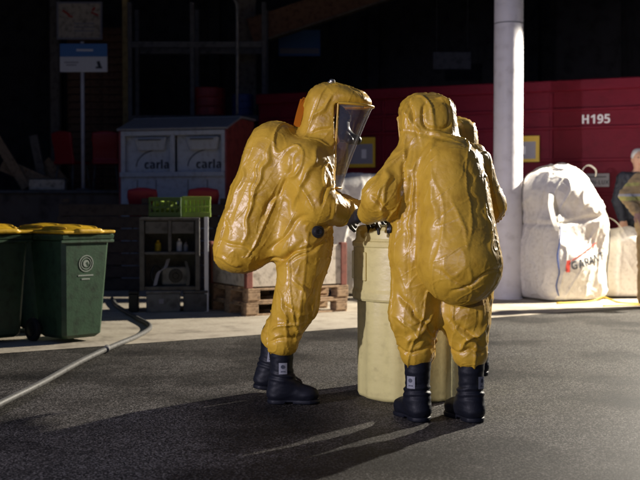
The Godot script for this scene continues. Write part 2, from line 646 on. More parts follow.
func dress_head(root: Node3D, xf: Transform3D) -> void:
	if not shared.has("visor"):
		shared.visor = visor_mesh()
		shared.rim = tube(visor_edge(), 0.006, 8)
		shared.brim = tube(brim_edge(), 0.008, 8)
		var hp := [ell(Vector3(0, 0.19, 0), Vector3(0.095, 0.125, 0.076), 0.03), ell(Vector3(0.045, 0.12, 0), Vector3(0.055, 0.06, 0.052), 0.03), cone(Vector3(-0.02, -0.04, 0), Vector3(-0.01, 0.12, 0), 0.062, 0.058, 0.03), cone(Vector3(0.085, 0.19, 0), Vector3(0.108, 0.155, 0), 0.012, 0.017, 0.02), ell(Vector3(0, 0.18, 0.078), Vector3(0.02, 0.032, 0.01), 0.01), ell(Vector3(0, 0.18, -0.078), Vector3(0.02, 0.032, 0.01), 0.01)]
		shared.face = nets(hp, 0.006, Vector3(0.4, 0.19, 0), Vector3(0, 0.19, 0))
		var mp := [ell(Vector3(0.05, 0.175, 0), Vector3(0.075, 0.105, 0.074), 0.02), ell(Vector3(0.10, 0.10, 0), Vector3(0.05, 0.04, 0.042), 0.03), cone(Vector3(0.12, 0.09, 0), Vector3(0.165, 0.075, 0), 0.032, 0.030, 0.01), cone(Vector3(0.10, 0.09, 0.05), Vector3(0.12, 0.07, 0.07), 0.026, 0.026, 0.015)]
		shared.mask = nets(mp, 0.006, Vector3(0.4, 0.175, 0), Vector3(0, 0.175, 0))
		shared.lens = nets([ell(Vector3(0.075, 0.205, 0), Vector3(0.06, 0.052, 0.066), 0.01)], 0.006, Vector3(0.4, 0.205, 0), Vector3(0, 0.205, 0))
		shared.valve = lathe([[0.0, 0.022], [0.012, 0.022], [0.018, 0.016], [0.018, 0.010], [0.026, 0.008], [0.026, 0.0], [0.0, 0.0]], 20)
		shared.valve_big = lathe([[0.0, 0.012], [0.010, 0.012], [0.012, 0.018], [0.020, 0.018], [0.024, 0.010], [0.034, 0.008], [0.037, 0.0], [0.0, 0.0]], 24)
	var h := Node3D.new()
	var v := put(shared.visor, "visor", M.visor, root)
	v.transform = xf
	put(shared.rim, "visor_rim", M.suit, v)
	put(shared.brim, "visor_brim", M.suit, v)
	var f := put(shared.face, "head", M.skin, root)
	f.transform = xf
	var mk := put(shared.mask, "breathing_mask", M.mask, root)
	mk.transform = xf
	put(shared.lens, "lens", M.lens, mk)
	h.free()

func boot_mesh() -> void:
	var ps := [cone(Vector3(0, 0.10, 0), Vector3(-0.003, 0.35, 0), 0.060, 0.073, 0.03), cone(Vector3(-0.025, 0.058, 0), Vector3(0.15, 0.046, 0), 0.055, 0.046, 0.05), ell(Vector3(0.145, 0.055, 0), Vector3(0.070, 0.046, 0.052), 0.03), cone(Vector3(-0.03, 0.06, 0), Vector3(-0.012, 0.15, 0), 0.05, 0.058, 0.03), cone(Vector3(0.02, 0.13, 0), Vector3(0.07, 0.09, 0), 0.055, 0.042, 0.05), rbox(Vector3(0.07, -0.03, 0), Vector3(0.3, 0.046, 0.2), 0.002, 0.004, Vector3.ZERO, true)]
	var dn := noise(9.0, FastNoiseLite.TYPE_SIMPLEX_SMOOTH, FastNoiseLite.FRACTAL_FBM, 2, 77)
	var disp := func(p: Vector3, n: Vector3) -> float:
		var d := 0.004 * dn.get_noise_3dv(p * Vector3(1, 2.2, 1))
		d += 0.004 * exp(-pow((p.y - 0.165) / 0.035, 2.0)) * sin(p.y * 190.0 + p.x * 30.0)
		return d
	shared.boot = nets(ps, 0.0065, Vector3(0, 0.3, 0.4), Vector3(0, 0.3, 0), disp)
	shared.sole = nets([cone(Vector3(-0.03, 0.014, 0), Vector3(-0.02, 0.014, 0), 0.056, 0.056, 0.02), rbox(Vector3(0.06, 0.014, 0), Vector3(0.11, 0.014, 0.048), 0.008, 0.02), ell(Vector3(0.145, 0.014, 0), Vector3(0.078, 0.03, 0.056), 0.02), rbox(Vector3(0.07, -0.09, 0), Vector3(0.4, 0.092, 0.3), 0.001, 0.003, Vector3.ZERO, true), rbox(Vector3(0.07, 0.128, 0), Vector3(0.4, 0.1, 0.3), 0.001, 0.003, Vector3.ZERO, true), rbox(Vector3(0.045, 0.0, 0), Vector3(0.022, 0.013, 0.2), 0.002, 0.003, Vector3.ZERO, true)], 0.005, Vector3(0.1, 0.014, 0.4), Vector3(0.1, 0.014, 0))
	var st := SurfaceTool.new()
	st.begin(Mesh.PRIMITIVE_TRIANGLES)
	st.set_smooth_group(0)
	for i in 8:
		var a0 := lerpf(-0.33, 0.33, i / 8.0)
		var a1 := lerpf(-0.33, 0.33, (i + 1) / 8.0)
		var r := 0.0745
		quad(st, Vector3(sin(a0) * r, 0.235, cos(a0) * r), Vector3(sin(a1) * r, 0.235, cos(a1) * r), Vector3(sin(a1) * r, 0.300, cos(a1) * r), Vector3(sin(a0) * r, 0.300, cos(a0) * r))
	st.generate_normals()
	shared.patch = st.commit()
	shared.mark = lathe([[0.0, 0.002], [0.011, 0.002], [0.011, 0.0], [0.0, 0.0]], 14)

func add_boot(root: Node3D, at: Vector3, turn: float, patch_turn: float, tilt := 0.0, lean := 0.0) -> void:
	var b := put(shared.boot, "boot", M.rubber, root, at, Vector3(lean, turn, tilt))
	put(shared.sole, "sole", M.rubber, b)
	var p := put(shared.patch, "reflective_patch", M.grey_patch, b, Vector3(-0.002, -0.055, 0), Vector3(0, patch_turn - turn, 0))
	put(shared.mark, "patch_mark", M.print_dark, p, Vector3(-0.002, 0.278, 0.0745), Vector3(PI / 2, 0, 0))
	put(cbox(Vector3(0.026, 0.006, 0.003), 0.001), "patch_mark", M.print_dark, p, Vector3(0.0, 0.250, 0.0735))

# a gloved hand: wrist at the origin, fingers towards +x, palm down (-y), thumb towards +z * side
func glove_mesh(side: float) -> ArrayMesh:
	var ps := [cone(Vector3(-0.06, 0, 0), Vector3(0.02, 0, 0), 0.040, 0.034, 0.02), rbox(Vector3(0.055, -0.004, 0), Vector3(0.048, 0.017, 0.044), 0.015, 0.02, Vector3(0, 0, -8))]
	var len := [0.078, 0.092, 0.086, 0.068]
	for i in 4:
		var z := (0.033 - i * 0.022) * side
		var l: float = len[i]
		var a := Vector3(0.095, -0.008, z)
		var b := a + Vector3(l * 0.42, -0.012, z * 0.10)
		var c := b + Vector3(l * 0.26, -0.026, z * 0.05)
		var d := c + Vector3(l * 0.10, -0.028, 0)
		ps.append(cone(a, b, 0.0115, 0.0105, 0.006))
		ps.append(cone(b, c, 0.0105, 0.0098, 0.004))
		ps.append(cone(c, d, 0.0098, 0.0090, 0.004))
	var t0 := Vector3(0.025, -0.006, 0.032 * side)
	var t1 := Vector3(0.062, -0.016, 0.062 * side)
	var t2 := Vector3(0.095, -0.034, 0.066 * side)
	ps.append(cone(t0, t1, 0.016, 0.0125, 0.012))
	ps.append(cone(t1, t2, 0.0125, 0.010, 0.004))
	return nets(ps, 0.0042, Vector3(0.055, 0.2, 0), Vector3(0.055, 0, 0))

func add_glove(root: Node3D, mesh: Mesh, wrist: Vector3, towards: Vector3, up := Vector3.UP) -> void:
	var x := towards.normalized()
	var z := x.cross(up).normalized()
	var y := z.cross(x)
	var o := put(mesh, "glove", M.glove, root)
	o.transform = Transform3D(Basis(x, y, z).scaled(Vector3.ONE * 1.12), wrist)

func cuff_folds(p: Vector3, lo: float, hi: float) -> float:
	if p.y < lo or p.y > hi:
		return 0.0
	var t := (p.y - lo) / (hi - lo)
	var wob := n_mid.get_noise_3dv(p * Vector3(1.0, 0.6, 1.0)) * 2.6 + sin(atan2(p.x, p.z) * 2.0) * 0.8
	return 0.008 * sin(PI * t) * sin((p.y - lo) * 78.0 + wob * 1.9)

func suited_person(called: String, label: String, at: Vector3) -> Node3D:
	return thing(called, label, "person", at, 0.0, "people in yellow protective suits")

func build_first_person() -> void:
	# seen from the side, facing right (+x); near side is +z
	var root := suited_person("person", "person in yellow hazmat suit seen side-on, clear visor facing right, bent towards drum", Vector3(-0.176, 0, -6.45))
	var ps := []
	# legs
	ps.append(cone(Vector3(0.075, 0.86, 0.10), Vector3(0.035, 0.58, 0.13), 0.150, 0.124, 0.06))
	ps.append(cone(Vector3(0.035, 0.58, 0.13), Vector3(-0.044, 0.36, 0.112), 0.124, 0.103, 0.06))
	ps.append(cone(Vector3(0.06, 0.86, -0.10), Vector3(0.05, 0.58, -0.16), 0.150, 0.115, 0.04))
	ps.append(cone(Vector3(0.05, 0.58, -0.16), Vector3(-0.095, 0.345, -0.238), 0.115, 0.094, 0.05))
	# trunk
	ps.append(ell(Vector3(0.075, 0.95, 0), Vector3(0.165, 0.20, 0.23), 0.10))
	ps.append(ell(Vector3(0.09, 1.16, 0), Vector3(0.175, 0.24, 0.235), 0.10, Vector3(0, 0, -6)))
	ps.append(ell(Vector3(0.085, 1.36, 0), Vector3(0.150, 0.17, 0.225), 0.10))
	# back with the breathing set under the suit
	ps.append(ell(Vector3(-0.10, 1.46, 0), Vector3(0.165, 0.19, 0.185), 0.09, Vector3(0, 0, -24)))
	ps.append(ell(Vector3(-0.165, 1.22, 0), Vector3(0.185, 0.30, 0.205), 0.10, Vector3(0, 0, -18)))
	ps.append(ell(Vector3(-0.245, 0.955, 0), Vector3(0.195, 0.205, 0.205), 0.09, Vector3(0, 0, -14)))
	ps.append(ell(Vector3(-0.325, 0.87, 0), Vector3(0.125, 0.115, 0.165), 0.06))
	# near arm
	ps.append(cone(Vector3(0.10, 1.40, 0.165), Vector3(0.185, 1.15, 0.255), 0.122, 0.098, 0.09))
	ps.append(cone(Vector3(0.185, 1.15, 0.255), Vector3(0.330, 1.105, 0.155), 0.098, 0.068, 0.06))
	ps.append(ell(Vector3(0.265, 1.095, 0.20), Vector3(0.105, 0.055, 0.075), 0.03, Vector3(0, 30, -10)))
	# far arm
	ps.append(cone(Vector3(0.12, 1.40, -0.18), Vector3(0.20, 1.18, -0.28), 0.115, 0.10, 0.06))
	ps.append(cone(Vector3(0.20, 1.18, -0.28), Vector3(0.40, 1.12, -0.19), 0.10, 0.066, 0.045))
	var xf := Transform3D(Basis(), Vector3(0.225, 1.455, 0))
	hood(ps, xf)
	var lines := [[0.059, 1.478, -0.164, 1.038, -0.010, 0.014], [0.164, 1.478, 0.035, 1.155, 0.012, 0.014], [-0.205, 1.595, -0.364, 0.979, 0.009, 0.012], [-0.082, 1.537, -0.276, 0.92, 0.010, 0.012], [-0.152, 1.42, -0.235, 1.097, 0.007, 0.009], [-0.188, 0.786, 0.164, 0.933, -0.014, 0.012], [0.0, 0.82, 0.264, 0.98, -0.010, 0.010], [-0.10, 0.90, 0.10, 1.10, -0.010, 0.012], [-0.07, 0.686, -0.012, 0.393, 0.008, 0.010], [0.188, 0.80, 0.094, 0.48, -0.010, 0.014], [0.02, 0.75, 0.12, 0.60, 0.007, 0.010], [-0.06, 0.60, 0.06, 0.52, -0.007, 0.010], [0.235, 1.302, 0.188, 1.155, -0.012, 0.012], [0.28, 1.185, 0.235, 1.056, 0.008, 0.010], [0.06, 1.30, 0.15, 1.10, 0.008, 0.010], [-0.14, 0.37, 0.07, 0.41, -0.009, 0.008], [-0.13, 0.44, 0.06, 0.48, 0.007, 0.009], [0.13, 1.62, 0.25, 1.78, 0.007, 0.010], [0.11, 1.56, 0.24, 1.60, -0.007, 0.010], [-0.40, 0.95, -0.18, 0.85, -0.008, 0.010], [-0.42, 0.85, -0.25, 0.80, 0.006, 0.008]]
	var disp := func(p: Vector3, n: Vector3) -> float:
		var amp := 0.8 if p.y > 1.50 and p.x > 0.06 else 1.0
		var u := Vector3(0.42, 0.9, 0.1) if p.y > 0.85 else Vector3(-0.1, 0.98, 0.1)
		var d := amp * (0.009 * n_low.get_noise_3dv(p) + 0.009 * fold(p, u, n_big, 0.05) + 0.0030 * fold(p, u, n_mid, 0.06) + 0.0022 * fold(p, Vector3(0.8, -0.55, 0.2), n_mid2, 0.06))
		d += 0.35 * cuff_folds(p, 0.345, 0.56) + crease_lines(p, lines)
		# pulled crease between the hump and the hip, and under the arm
		var c := (p.y - 0.80) - (p.x + 0.10) * 0.75
		if p.x < 0.16:
			d -= 0.022 * exp(-pow(c / 0.022, 2.0)) * smoothstep(0.16, -0.05, p.x)
		# side seam from the armpit down the trouser leg
		if p.z > 0.02 and p.y < 1.0:
			d += 0.006 * exp(-pow((p.x - 0.06 - 0.10 * (p.y - 0.5)) / 0.010, 2.0))
		return d - 0.006 * amp
	var suit := put(nets(ps, 0.0072, Vector3(-1, 1.2, 0), Vector3(0, 1.2, 0), disp), "suit", M.suit, root)
	dress_head(root, xf)
	put(shared.valve, "valve", M.chrome, suit, Vector3(0.245, 1.858, 0.03), Vector3(0.2, 0, -0.1))
	var ev := put(shared.valve_big, "exhaust_valve", M.mask, suit, Vector3(0.165, 1.0, 0.245), Vector3(PI / 2, 0.0, 0.0))
	ev.rotation = Vector3(PI / 2, 0, -0.25)
	put(strap([Vector3(0.040, 1.605, 0.03), Vector3(0.058, 1.68, 0.035), Vector3(0.082, 1.765, 0.02)], Vector3(0.040, -0.006, 0.014), 0.004), "strap", M.orange_strap, suit)
	put(strap([Vector3(0.11, 1.70, 0.0), Vector3(0.082, 1.775, 0.0), Vector3(0.055, 1.70, 0.0), Vector3(0.035, 1.615, 0.0)], Vector3(0.0, 0, 0.05), 0.006), "strap", M.orange_strap, suit)
	add_boot(root, Vector3(-0.045, 0.0, 0.10), -0.05, 0.15)
	add_boot(root, Vector3(-0.150, 0.022, -0.25), 0.05, 0.1, -0.13)
	var gl := glove_mesh(-1.0)
	var gr := glove_mesh(1.0)
	shared.glove_l = gl
	shared.glove_r = gr
	add_glove(root, gr, Vector3(0.362, 1.098, 0.125), Vector3(0.55, -0.12, -0.35))
	add_glove(root, gl, Vector3(0.44, 1.112, -0.175), Vector3(0.85, -0.10, 0.1))

func build_second_person(third: bool) -> Node3D:
	# seen from behind, facing away (-z)
	var root := suited_person("person", "third suited person almost hidden behind the one seen from behind, hood showing" if third else "person in yellow hazmat suit seen from behind, large air-pack hump on back, left arm out", Vector3(0.905, 0, -7.45) if third else Vector3(0.638, 0, -5.85))
	var ps := []
	ps.append(cone(Vector3(-0.115, 0.84, -0.01), Vector3(-0.135, 0.56, 0.0), 0.142, 0.132, 0.05))
	ps.append(cone(Vector3(-0.135, 0.56, 0.0), Vector3(-0.122, 0.365, 0.0), 0.126, 0.100, 0.05))
	ps.append(cone(Vector3(0.105, 0.84, -0.01), Vector3(0.135, 0.56, 0.02), 0.142, 0.128, 0.05))
	ps.append(cone(Vector3(0.135, 0.56, 0.02), Vector3(0.160, 0.36, 0.02), 0.122, 0.099, 0.05))
	ps.append(ell(Vector3(-0.01, 0.95, -0.02), Vector3(0.255, 0.22, 0.19), 0.09))
	ps.append(ell(Vector3(-0.01, 1.18, -0.03), Vector3(0.245, 0.26, 0.165), 0.09))
	ps.append(ell(Vector3(0.0, 1.36, -0.05), Vector3(0.235, 0.15, 0.165), 0.09))
	# hump
	ps.append(cone(Vector3(0.03 if third else 0.045, 1.335, 0.085), Vector3(0.03 if third else 0.085, 0.85, 0.20), 0.172, 0.226, 0.016))
	# left arm
	ps.append(cone(Vector3(-0.175, 1.36, -0.03), Vector3(-0.295, 1.19, 0.02), 0.112, 0.110, 0.05))
	ps.append(cone(Vector3(-0.295, 1.19, 0.02), Vector3(-0.375, 1.105, -0.14), 0.106, 0.070, 0.05))
	# right arm
	var elbow := Vector3(0.21, 1.15, -0.20) if third else Vector3(0.265, 1.15, -0.12)
	ps.append(cone(Vector3(0.185, 1.37, -0.05), elbow, 0.105, 0.10, 0.06))
	ps.append(cone(elbow, Vector3(0.16, 1.105, -0.38), 0.098, 0.066, 0.045))
	var xf := Transform3D(Basis(Vector3(0, 0, -1), Vector3(0, 1, 0), Vector3(1, 0, 0)).rotated(Vector3.UP, 0.0), Vector3(0.02 if third else -0.055, 1.345, -0.09))
	hood(ps, xf)
	var lines := [[-0.223, 1.447, -0.362, 1.138, 0.010, 0.013], [-0.277, 1.34, -0.319, 1.064, 0.008, 0.010], [-0.186, 1.473, -0.234, 0.995, -0.012, 0.012], [-0.15, 1.447, -0.186, 0.888, 0.008, 0.008], [-0.234, 0.70, -0.043, 0.463, -0.012, 0.012], [-0.03, 0.585, -0.20, 0.41, 0.010, 0.011], [-0.24, 0.58, -0.10, 0.44, 0.008, 0.010], [0.043, 0.553, 0.234, 0.41, -0.012, 0.012], [0.245, 0.553, 0.08, 0.383, 0.010, 0.011], [-0.064, 0.82, 0.16, 0.69, -0.007, 0.009], [0.0, 0.70, 0.277, 0.85, -0.008, 0.009], [-0.053, 1.447, -0.085, 0.915, 0.006, 0.018], [0.10, 1.42, 0.16, 1.05, -0.005, 0.012], [0.20, 1.20, 0.24, 0.90, 0.006, 0.010], [0.02, 1.20, 0.10, 0.95, 0.004, 0.008], [-0.25, 0.385, -0.016, 0.395, -0.009, 0.009], [0.043, 0.38, 0.266, 0.39, -0.009, 0.009], [-0.39, 1.20, -0.27, 1.11, -0.012, 0.011], [-0.20, 1.66, -0.10, 1.52, 0.009, 0.010], [-0.16, 1.72, -0.12, 1.50, -0.008, 0.009], [-0.02, 1.745, 0.05, 1.70, 0.010, 0.012]]
	var disp := func(p: Vector3, n: Vector3) -> float:
		var amp := 1.0 if p.y > 1.45 else 1.0
		var q := p + Vector3(3.1, 0.7, 1.9)
		var u := Vector3(0.12, 0.98, 0.0)
		var hump := 0.45 if p.z > 0.17 else 1.0
		if p.x < -0.2 and p.y > 1.0:
			u = Vector3(0.6, 0.75, 0.2)
		var d := amp * (0.008 * n_low.get_noise_3dv(q) + hump * 0.009 * fold(q, u, n_big, 0.05) + hump * 0.0030 * fold(q, u, n_mid, 0.06) + 0.0026 * fold(q, Vector3(0.75, 0.6, 0.2), n_mid2, 0.06))
		d += 0.35 * cuff_folds(p, 0.36, 0.56)
		if p.z > -0.10:
			d += crease_lines(p, lines)
		if p.z > 0.0:
			# seam down the left edge of the hump
			d -= 0.006 * exp(-pow((p.x + 0.165 - 0.02 * sin(p.y * 5.0)) / 0.010, 2.0)) * smoothstep(0.72, 0.8, p.y) * smoothstep(1.5, 1.42, p.y)
		if p.y > 1.44 and p.z > -0.12:
			var r := Vector2((p.x + 0.025) / 0.075, (p.y - 1.625) / 0.075)
			var e := pow(pow(absf(r.x), 3.0) + pow(absf(r.y), 3.0), 0.3333) - 1.0
			d -= 0.016 * exp(-pow(e / 0.10, 2.0)) * smoothstep(1.715, 1.64, p.y)
			d -= 0.007 * exp(-pow((p.y - 1.50 + 0.25 * p.x) / 0.014, 2.0))
		return d - 0.006 * amp
	var suit := put(nets(ps, 0.012 if third else 0.0072, Vector3(0.08, 1.0, 1), Vector3(0.08, 1.0, 0), disp), "suit", M.suit, root)
	dress_head(root, xf)
	put(shared.valve_big, "exhaust_valve", M.mask, suit, Vector3(-0.262, 1.02, -0.03), Vector3(0, 0, PI / 2))
	add_boot(root, Vector3(-0.118, 0.0, 0.0), 2.0, -0.6)
	add_boot(root, Vector3(0.165, 0.0, 0.015), 2.05, 0.75)
	add_glove(root, shared.glove_r, Vector3(-0.405, 1.098, -0.175), Vector3(-0.38, -0.05, -0.70), Vector3(-0.8, 0.6, 0.3))
	add_glove(root, shared.glove_l, Vector3(0.145, 1.100, -0.425), Vector3(-0.15, -0.1, -0.9))
	return root

# ---------------------------------------------------------------- bystanders
func build_bystander(called: String, label: String, at: Vector3, o: Dictionary) -> void:
	var root := thing(called, label, "person", at, 0.0)
	root.scale = Vector3.ONE * float(o.scale)
	var ps := []
	for s in [-1.0, 1.0]:
		ps.append(cone(Vector3(0.10 * s, 0.90, 0), Vector3(0.11 * s, 0.50, 0.02), 0.108 * o.w, 0.085 * o.w, 0.04))
		ps.append(cone(Vector3(0.11 * s, 0.50, 0.02), Vector3(0.115 * s, 0.10, 0), 0.085 * o.w, 0.075 * o.w, 0.03))
		var a: Array = o.arms[0 if s < 0 else 1]
		ps.append(cone(Vector3(0.185 * s, 1.43, 0), a[0], 0.080 * o.w, 0.066 * o.w, 0.04))
		ps.append(cone(a[0], a[1], 0.066 * o.w, 0.050 * o.w, 0.03))
	ps.append(ell(Vector3(0, 0.98, 0), Vector3(0.19 * o.w, 0.17, 0.14 * o.w), 0.08))
	ps.append(ell(Vector3(0, 1.25, 0), Vector3(0.205 * o.w, 0.26, 0.145 * o.w), 0.08))
	ps.append(ell(Vector3(0, 1.41, -0.01), Vector3(0.195, 0.085, 0.11), 0.06))
	ps.append(cone(Vector3(0, 1.44, 0), Vector3(0, 1.58, 0.015), 0.060, 0.054, 0.04))
	var hy := 1.665
	ps.append(ell(Vector3(0, hy, 0.02), Vector3(0.076, 0.118, 0.095), 0.03))
	ps.append(ell(Vector3(0, hy - 0.075, 0.055), Vector3(0.050, 0.045, 0.050), 0.03))
	ps.append(cone(Vector3(0, hy + 0.005, 0.108), Vector3(0, hy - 0.03, 0.128), 0.010, 0.015, 0.015))
	for s in [-1.0, 1.0]:
		ps.append(ell(Vector3(0.078 * s, hy - 0.01, 0.0), Vector3(0.012, 0.032, 0.02), 0.01))
	var tint := func(p: Vector3, n: Vector3) -> Color:
		if p.y > 1.505 and absf(p.x) < 0.12:
			return Color(0.42, 0.25, 0.18)
		for b in o.bands:
			if p.y > b[0] and p.y < b[1] and (b[2] == 0 or absf(p.x) > 0.22):
				return b[3]
		return o.top if p.y > o.hem or absf(p.x) > 0.245 else o.legs
	var disp := func(p: Vector3, n: Vector3) -> float:
		if p.y > 1.5:
			return 0.0
		return 0.010 * crease(p + Vector3(o.sd, 0, 0), n_mid) - 0.004
	put(nets(ps, 0.013, Vector3(0, 1.2, 1), Vector3(0, 1.2, 0), disp, tint), "body", M.cloth, root)
	put(nets([ell(Vector3(0, hy + 0.035, -0.005), Vector3(0.086, 0.098, 0.102), 0.02), rbox(Vector3(0, hy - 0.05, 0.15), Vector3(0.2, 0.10, 0.09), 0.01, 0.02, Vector3.ZERO, true)], 0.01, Vector3(0, hy + 0.03, -1), Vector3(0, hy + 0.03, 0), func(p: Vector3, n: Vector3) -> float: return 0.006 * n_fine.get_noise_3dv(p * 2.0)), "hair", M.hair, root)
	for s in [-1.0, 1.0]:
		put(shared.boot_low, "boot", M.rubber, root, Vector3(0.115 * s, 0, 0), Vector3(0, -PI / 2 + 0.2 * s, 0))
		var a: Array = o.arms[0 if s < 0 else 1]
		var dir: Vector3 = (a[1] - a[0]).normalized()
		var hnd := put(shared.glove_r if s < 0 else shared.glove_l, "hand", M.skin, root)
		var zz := dir.cross(Vector3(0, 0, 1)).normalized()
		hnd.transform = Transform3D(Basis(dir, zz.cross(dir), zz).scaled(Vector3.ONE * 0.95), a[1] + dir * 0.02)
	for s in [-1.0, 1.0]:
		put(shared.eye, "eye", M.mask, root, Vector3(0.031 * s, hy + 0.012, 0.104))
	put(cbox(Vector3(0.042, 0.008, 0.006), 0.002), "mouth", M.print_red, root, Vector3(0, hy - 0.068, 0.105))

# ---------------------------------------------------------------- things
func build_drum() -> void:
	var t := thing("salvage_drum", "tall pale yellow plastic salvage drum with screw lid between the suited people", "drum", Vector3(0.548, 0, -6.63))
	var seg := 96
	var st := SurfaceTool.new()
	st.begin(Mesh.PRIMITIVE_TRIANGLES)
	st.set_smooth_group(-1)
	# ribbed body
	var prof := [[0.285, 0.0], [0.308, 0.012], [0.315, 0.03], [0.318, 0.60]]
	for i in 3:
		st.set_smooth_group(0)
		for j in seg:
			var p := []
			for e in [[i, j], [i, j + 1], [i + 1, j + 1], [i + 1, j]]:
				var ang: float = TAU * e[1] / seg
				var rib := 0.006 * clampf(sin(ang * 12.0) * 3.0, -1.0, 1.0) if e[0] > 0 else 0.0
				var r: float = prof[e[0]][0] + rib
				p.append(Vector3(cos(ang) * r, prof[e[0]][1], -sin(ang) * r))
			quad(st, p[0], p[1], p[2], p[3])
	st.generate_normals()
	put(st.commit(), "body", M.drum_yellow, t)
	var lid := put(lathe([[0.300, 0.585], [0.346, 0.587], [0.353, 0.60], [0.353, 0.635], [0.349, 0.645], [0.345, 0.655], [0.346, 0.90], [0.352, 0.908], [0.354, 0.925], [0.350, 0.935], [0.338, 0.940], [0.332, 0.955], [0.330, 1.0], [0.318, 1.022], [0.295, 1.030], [0.24, 1.030], [0.232, 1.022], [0.0, 1.022]], 72), "lid", M.drum_yellow, t)
	var rib := cbox(Vector3(0.026, 0.17, 0.014), 0.005)
	for i in 8:
		var a := TAU * (i + 0.22) / 8
		put(rib, "grip_rib", M.drum_yellow, lid, Vector3(cos(a) * 0.351, 0.79, sin(a) * 0.351), Vector3(0, -a + PI / 2, 0))

func build_bins() -> void:
	var t := thing("wheelie_bin", "dark green wheelie bin with yellow lid and round white recycling emblem, beside the grey hose", "wheelie bin", Vector3.ZERO, 0.0, "green wheelie bins")
	# local: front is +z, hinge and wheels at -z; 0.48 wide, 0.54 deep
	put(tbox(Vector2(0.38, 0.40), Vector2(0.46, 0.52), 0.84, 0.03), "body", M.bin_green, t, Vector3(0, 0.46, 0))
	var rim := put(tbox(Vector2(0.51, 0.57), Vector2(0.52, 0.58), 0.05, 0.012), "rim", M.bin_green, t, Vector3(0, 0.885, 0))
	put(cbox(Vector3(0.52, 0.03, 0.02), 0.008), "lip", M.bin_green, rim, Vector3(0, -0.035, 0.272))
	var lid_ps := [rbox(Vector3(0, 0.925, 0.01), Vector3(0.262, 0.016, 0.295), 0.014, 0.02), ell(Vector3(0, 0.925, 0.0), Vector3(0.235, 0.062, 0.26), 0.02), rbox(Vector3(0, 0.935, 0.285), Vector3(0.12, 0.022, 0.035), 0.015, 0.02), rbox(Vector3(0, 0.84, 0), Vector3(0.5, 0.072, 0.5), 0.001, 0.004, Vector3.ZERO, true)]
	var lid := put(nets(lid_ps, 0.012, Vector3(0, 2, 0), Vector3(0, 0.92, 0)), "lid", M.bin_yellow, t)
	for x in [-0.15, 0.0, 0.15]:
		put(nets([ell(Vector3.ZERO, Vector3(0.035, 0.018, 0.19), 0.01)], 0.012, Vector3(0, 1, 0), Vector3.ZERO), "lid_ridge", M.bin_yellow, lid, Vector3(x, 0.972 - absf(x) * 0.09, 0.0))
	put(tube([Vector3(-0.20, 0.90, -0.27), Vector3(-0.20, 0.92, -0.33), Vector3(0.20, 0.92, -0.33), Vector3(0.20, 0.90, -0.27)], 0.015, 10, false), "handle", M.bin_green, t)
	put(tube([Vector3(-0.25, 0.10, -0.20), Vector3(0.25, 0.10, -0.20)], 0.012, 10, false), "axle", M.steel_grey, t)
	var wheel := lathe([[0.0, -0.022], [0.06, -0.022], [0.07, -0.024], [0.092, -0.024], [0.10, -0.014], [0.10, 0.014], [0.092, 0.024], [0.07, 0.024], [0.06, 0.022], [0.0, 0.022]], 32)
	var hub := lathe([[0.0, 0.032], [0.02, 0.030], [0.055, 0.026], [0.055, -0.026], [0.02, -0.03], [0.0, -0.032]], 20)
	for s in [-1.0, 1.0]:
		var w := put(wheel, "wheel", M.tyre, t, Vector3(0.235 * s, 0.10, -0.20), Vector3(0, 0, PI / 2))
		put(hub, "hub", M.black, w)
	# emblem on the front: ring, bell shape, two lines of print
	var lean := atan2(0.06, 0.84)
	var em := put(lathe([[0.062, 0.0], [0.062, 0.002], [0.070, 0.002], [0.070, 0.0]], 40), "emblem", M.bin_print, t, Vector3(0.0, 0.665, 0.2475), Vector3(PI / 2 + lean, 0, 0))
	put(lathe([[0.044, 0.0], [0.044, 0.002], [0.050, 0.002], [0.050, 0.0]], 40), "ring", M.bin_print, em)
	put(lathe([[0.0, 0.002], [0.030, 0.002], [0.030, 0.0], [0.0, 0.0]], 24), "emblem_disc", M.bin_print, em)
	put(cbox(Vector3(0.02, 0.003, 0.035), 0.001), "emblem_mark", M.bin_green, em, Vector3(0.012, 0.002, 0.004), Vector3(0, 0.5, 0))
	for l in [[0.0, 0.565, 0.15], [0.0, 0.535, 0.08]]:
		put(cbox(Vector3(l[2], 0.012, 0.003), 0.001), "print_line", M.bin_print, t, Vector3(l[0], l[1], 0.2475 - (0.665 - l[1]) * 0.0714), Vector3(-lean * -1.0, 0, 0))
	t.position = Vector3(-2.12, 0, -9.30)
	t.rotation.y = 0.80
	var b2 := copy_thing(t, "wheelie_bin", "dark green wheelie bin with yellow lid cut by the left edge", Vector3(-2.79, 0, -9.27), 0.72)
	for c in b2.get_children():
		if c.name.begins_with("emblem") or c.name.begins_with("print_line"):
			b2.remove_child(c)
			c.free()
	copy_thing(t, "wheelie_bin", "wheelie bin whose yellow lid shows just behind the one with the emblem", Vector3(-2.47, 0, -9.92), 0.85)
	copy_thing(t, "wheelie_bin", "wheelie bin farthest back, only its lid edge visible at the left edge", Vector3(-3.05, 0, -10.1), 0.78)

func plank_pallet(called: String, label: String, at: Vector3, turn: float) -> Node3D:
	var t := thing(called, label, "pallet", at, turn, "stacked pallets under the crate")
	var top := cbox(Vector3(1.2, 0.022, 0.14), 0.004)
	var cross := cbox(Vector3(0.14, 0.022, 1.0), 0.004)
	var block := cbox(Vector3(0.14, 0.078, 0.14), 0.005)
	for i in 5:
		put(top, "board", M.wood, t, Vector3(0, 0.133, -0.43 + i * 0.215))
	for x in [-0.53, 0.0, 0.53]:
		put(cross, "crosspiece", M.wood, t, Vector3(x, 0.111, 0))
		for z in [-0.43, 0.0, 0.43]:
			put(block, "block", M.wood, t, Vector3(x, 0.061, z))
	for z in [-0.43, 0.0, 0.43]:
		put(cbox(Vector3(1.2, 0.022, 0.12), 0.004), "base_board", M.wood, t, Vector3(0, 0.011, z))
	return t

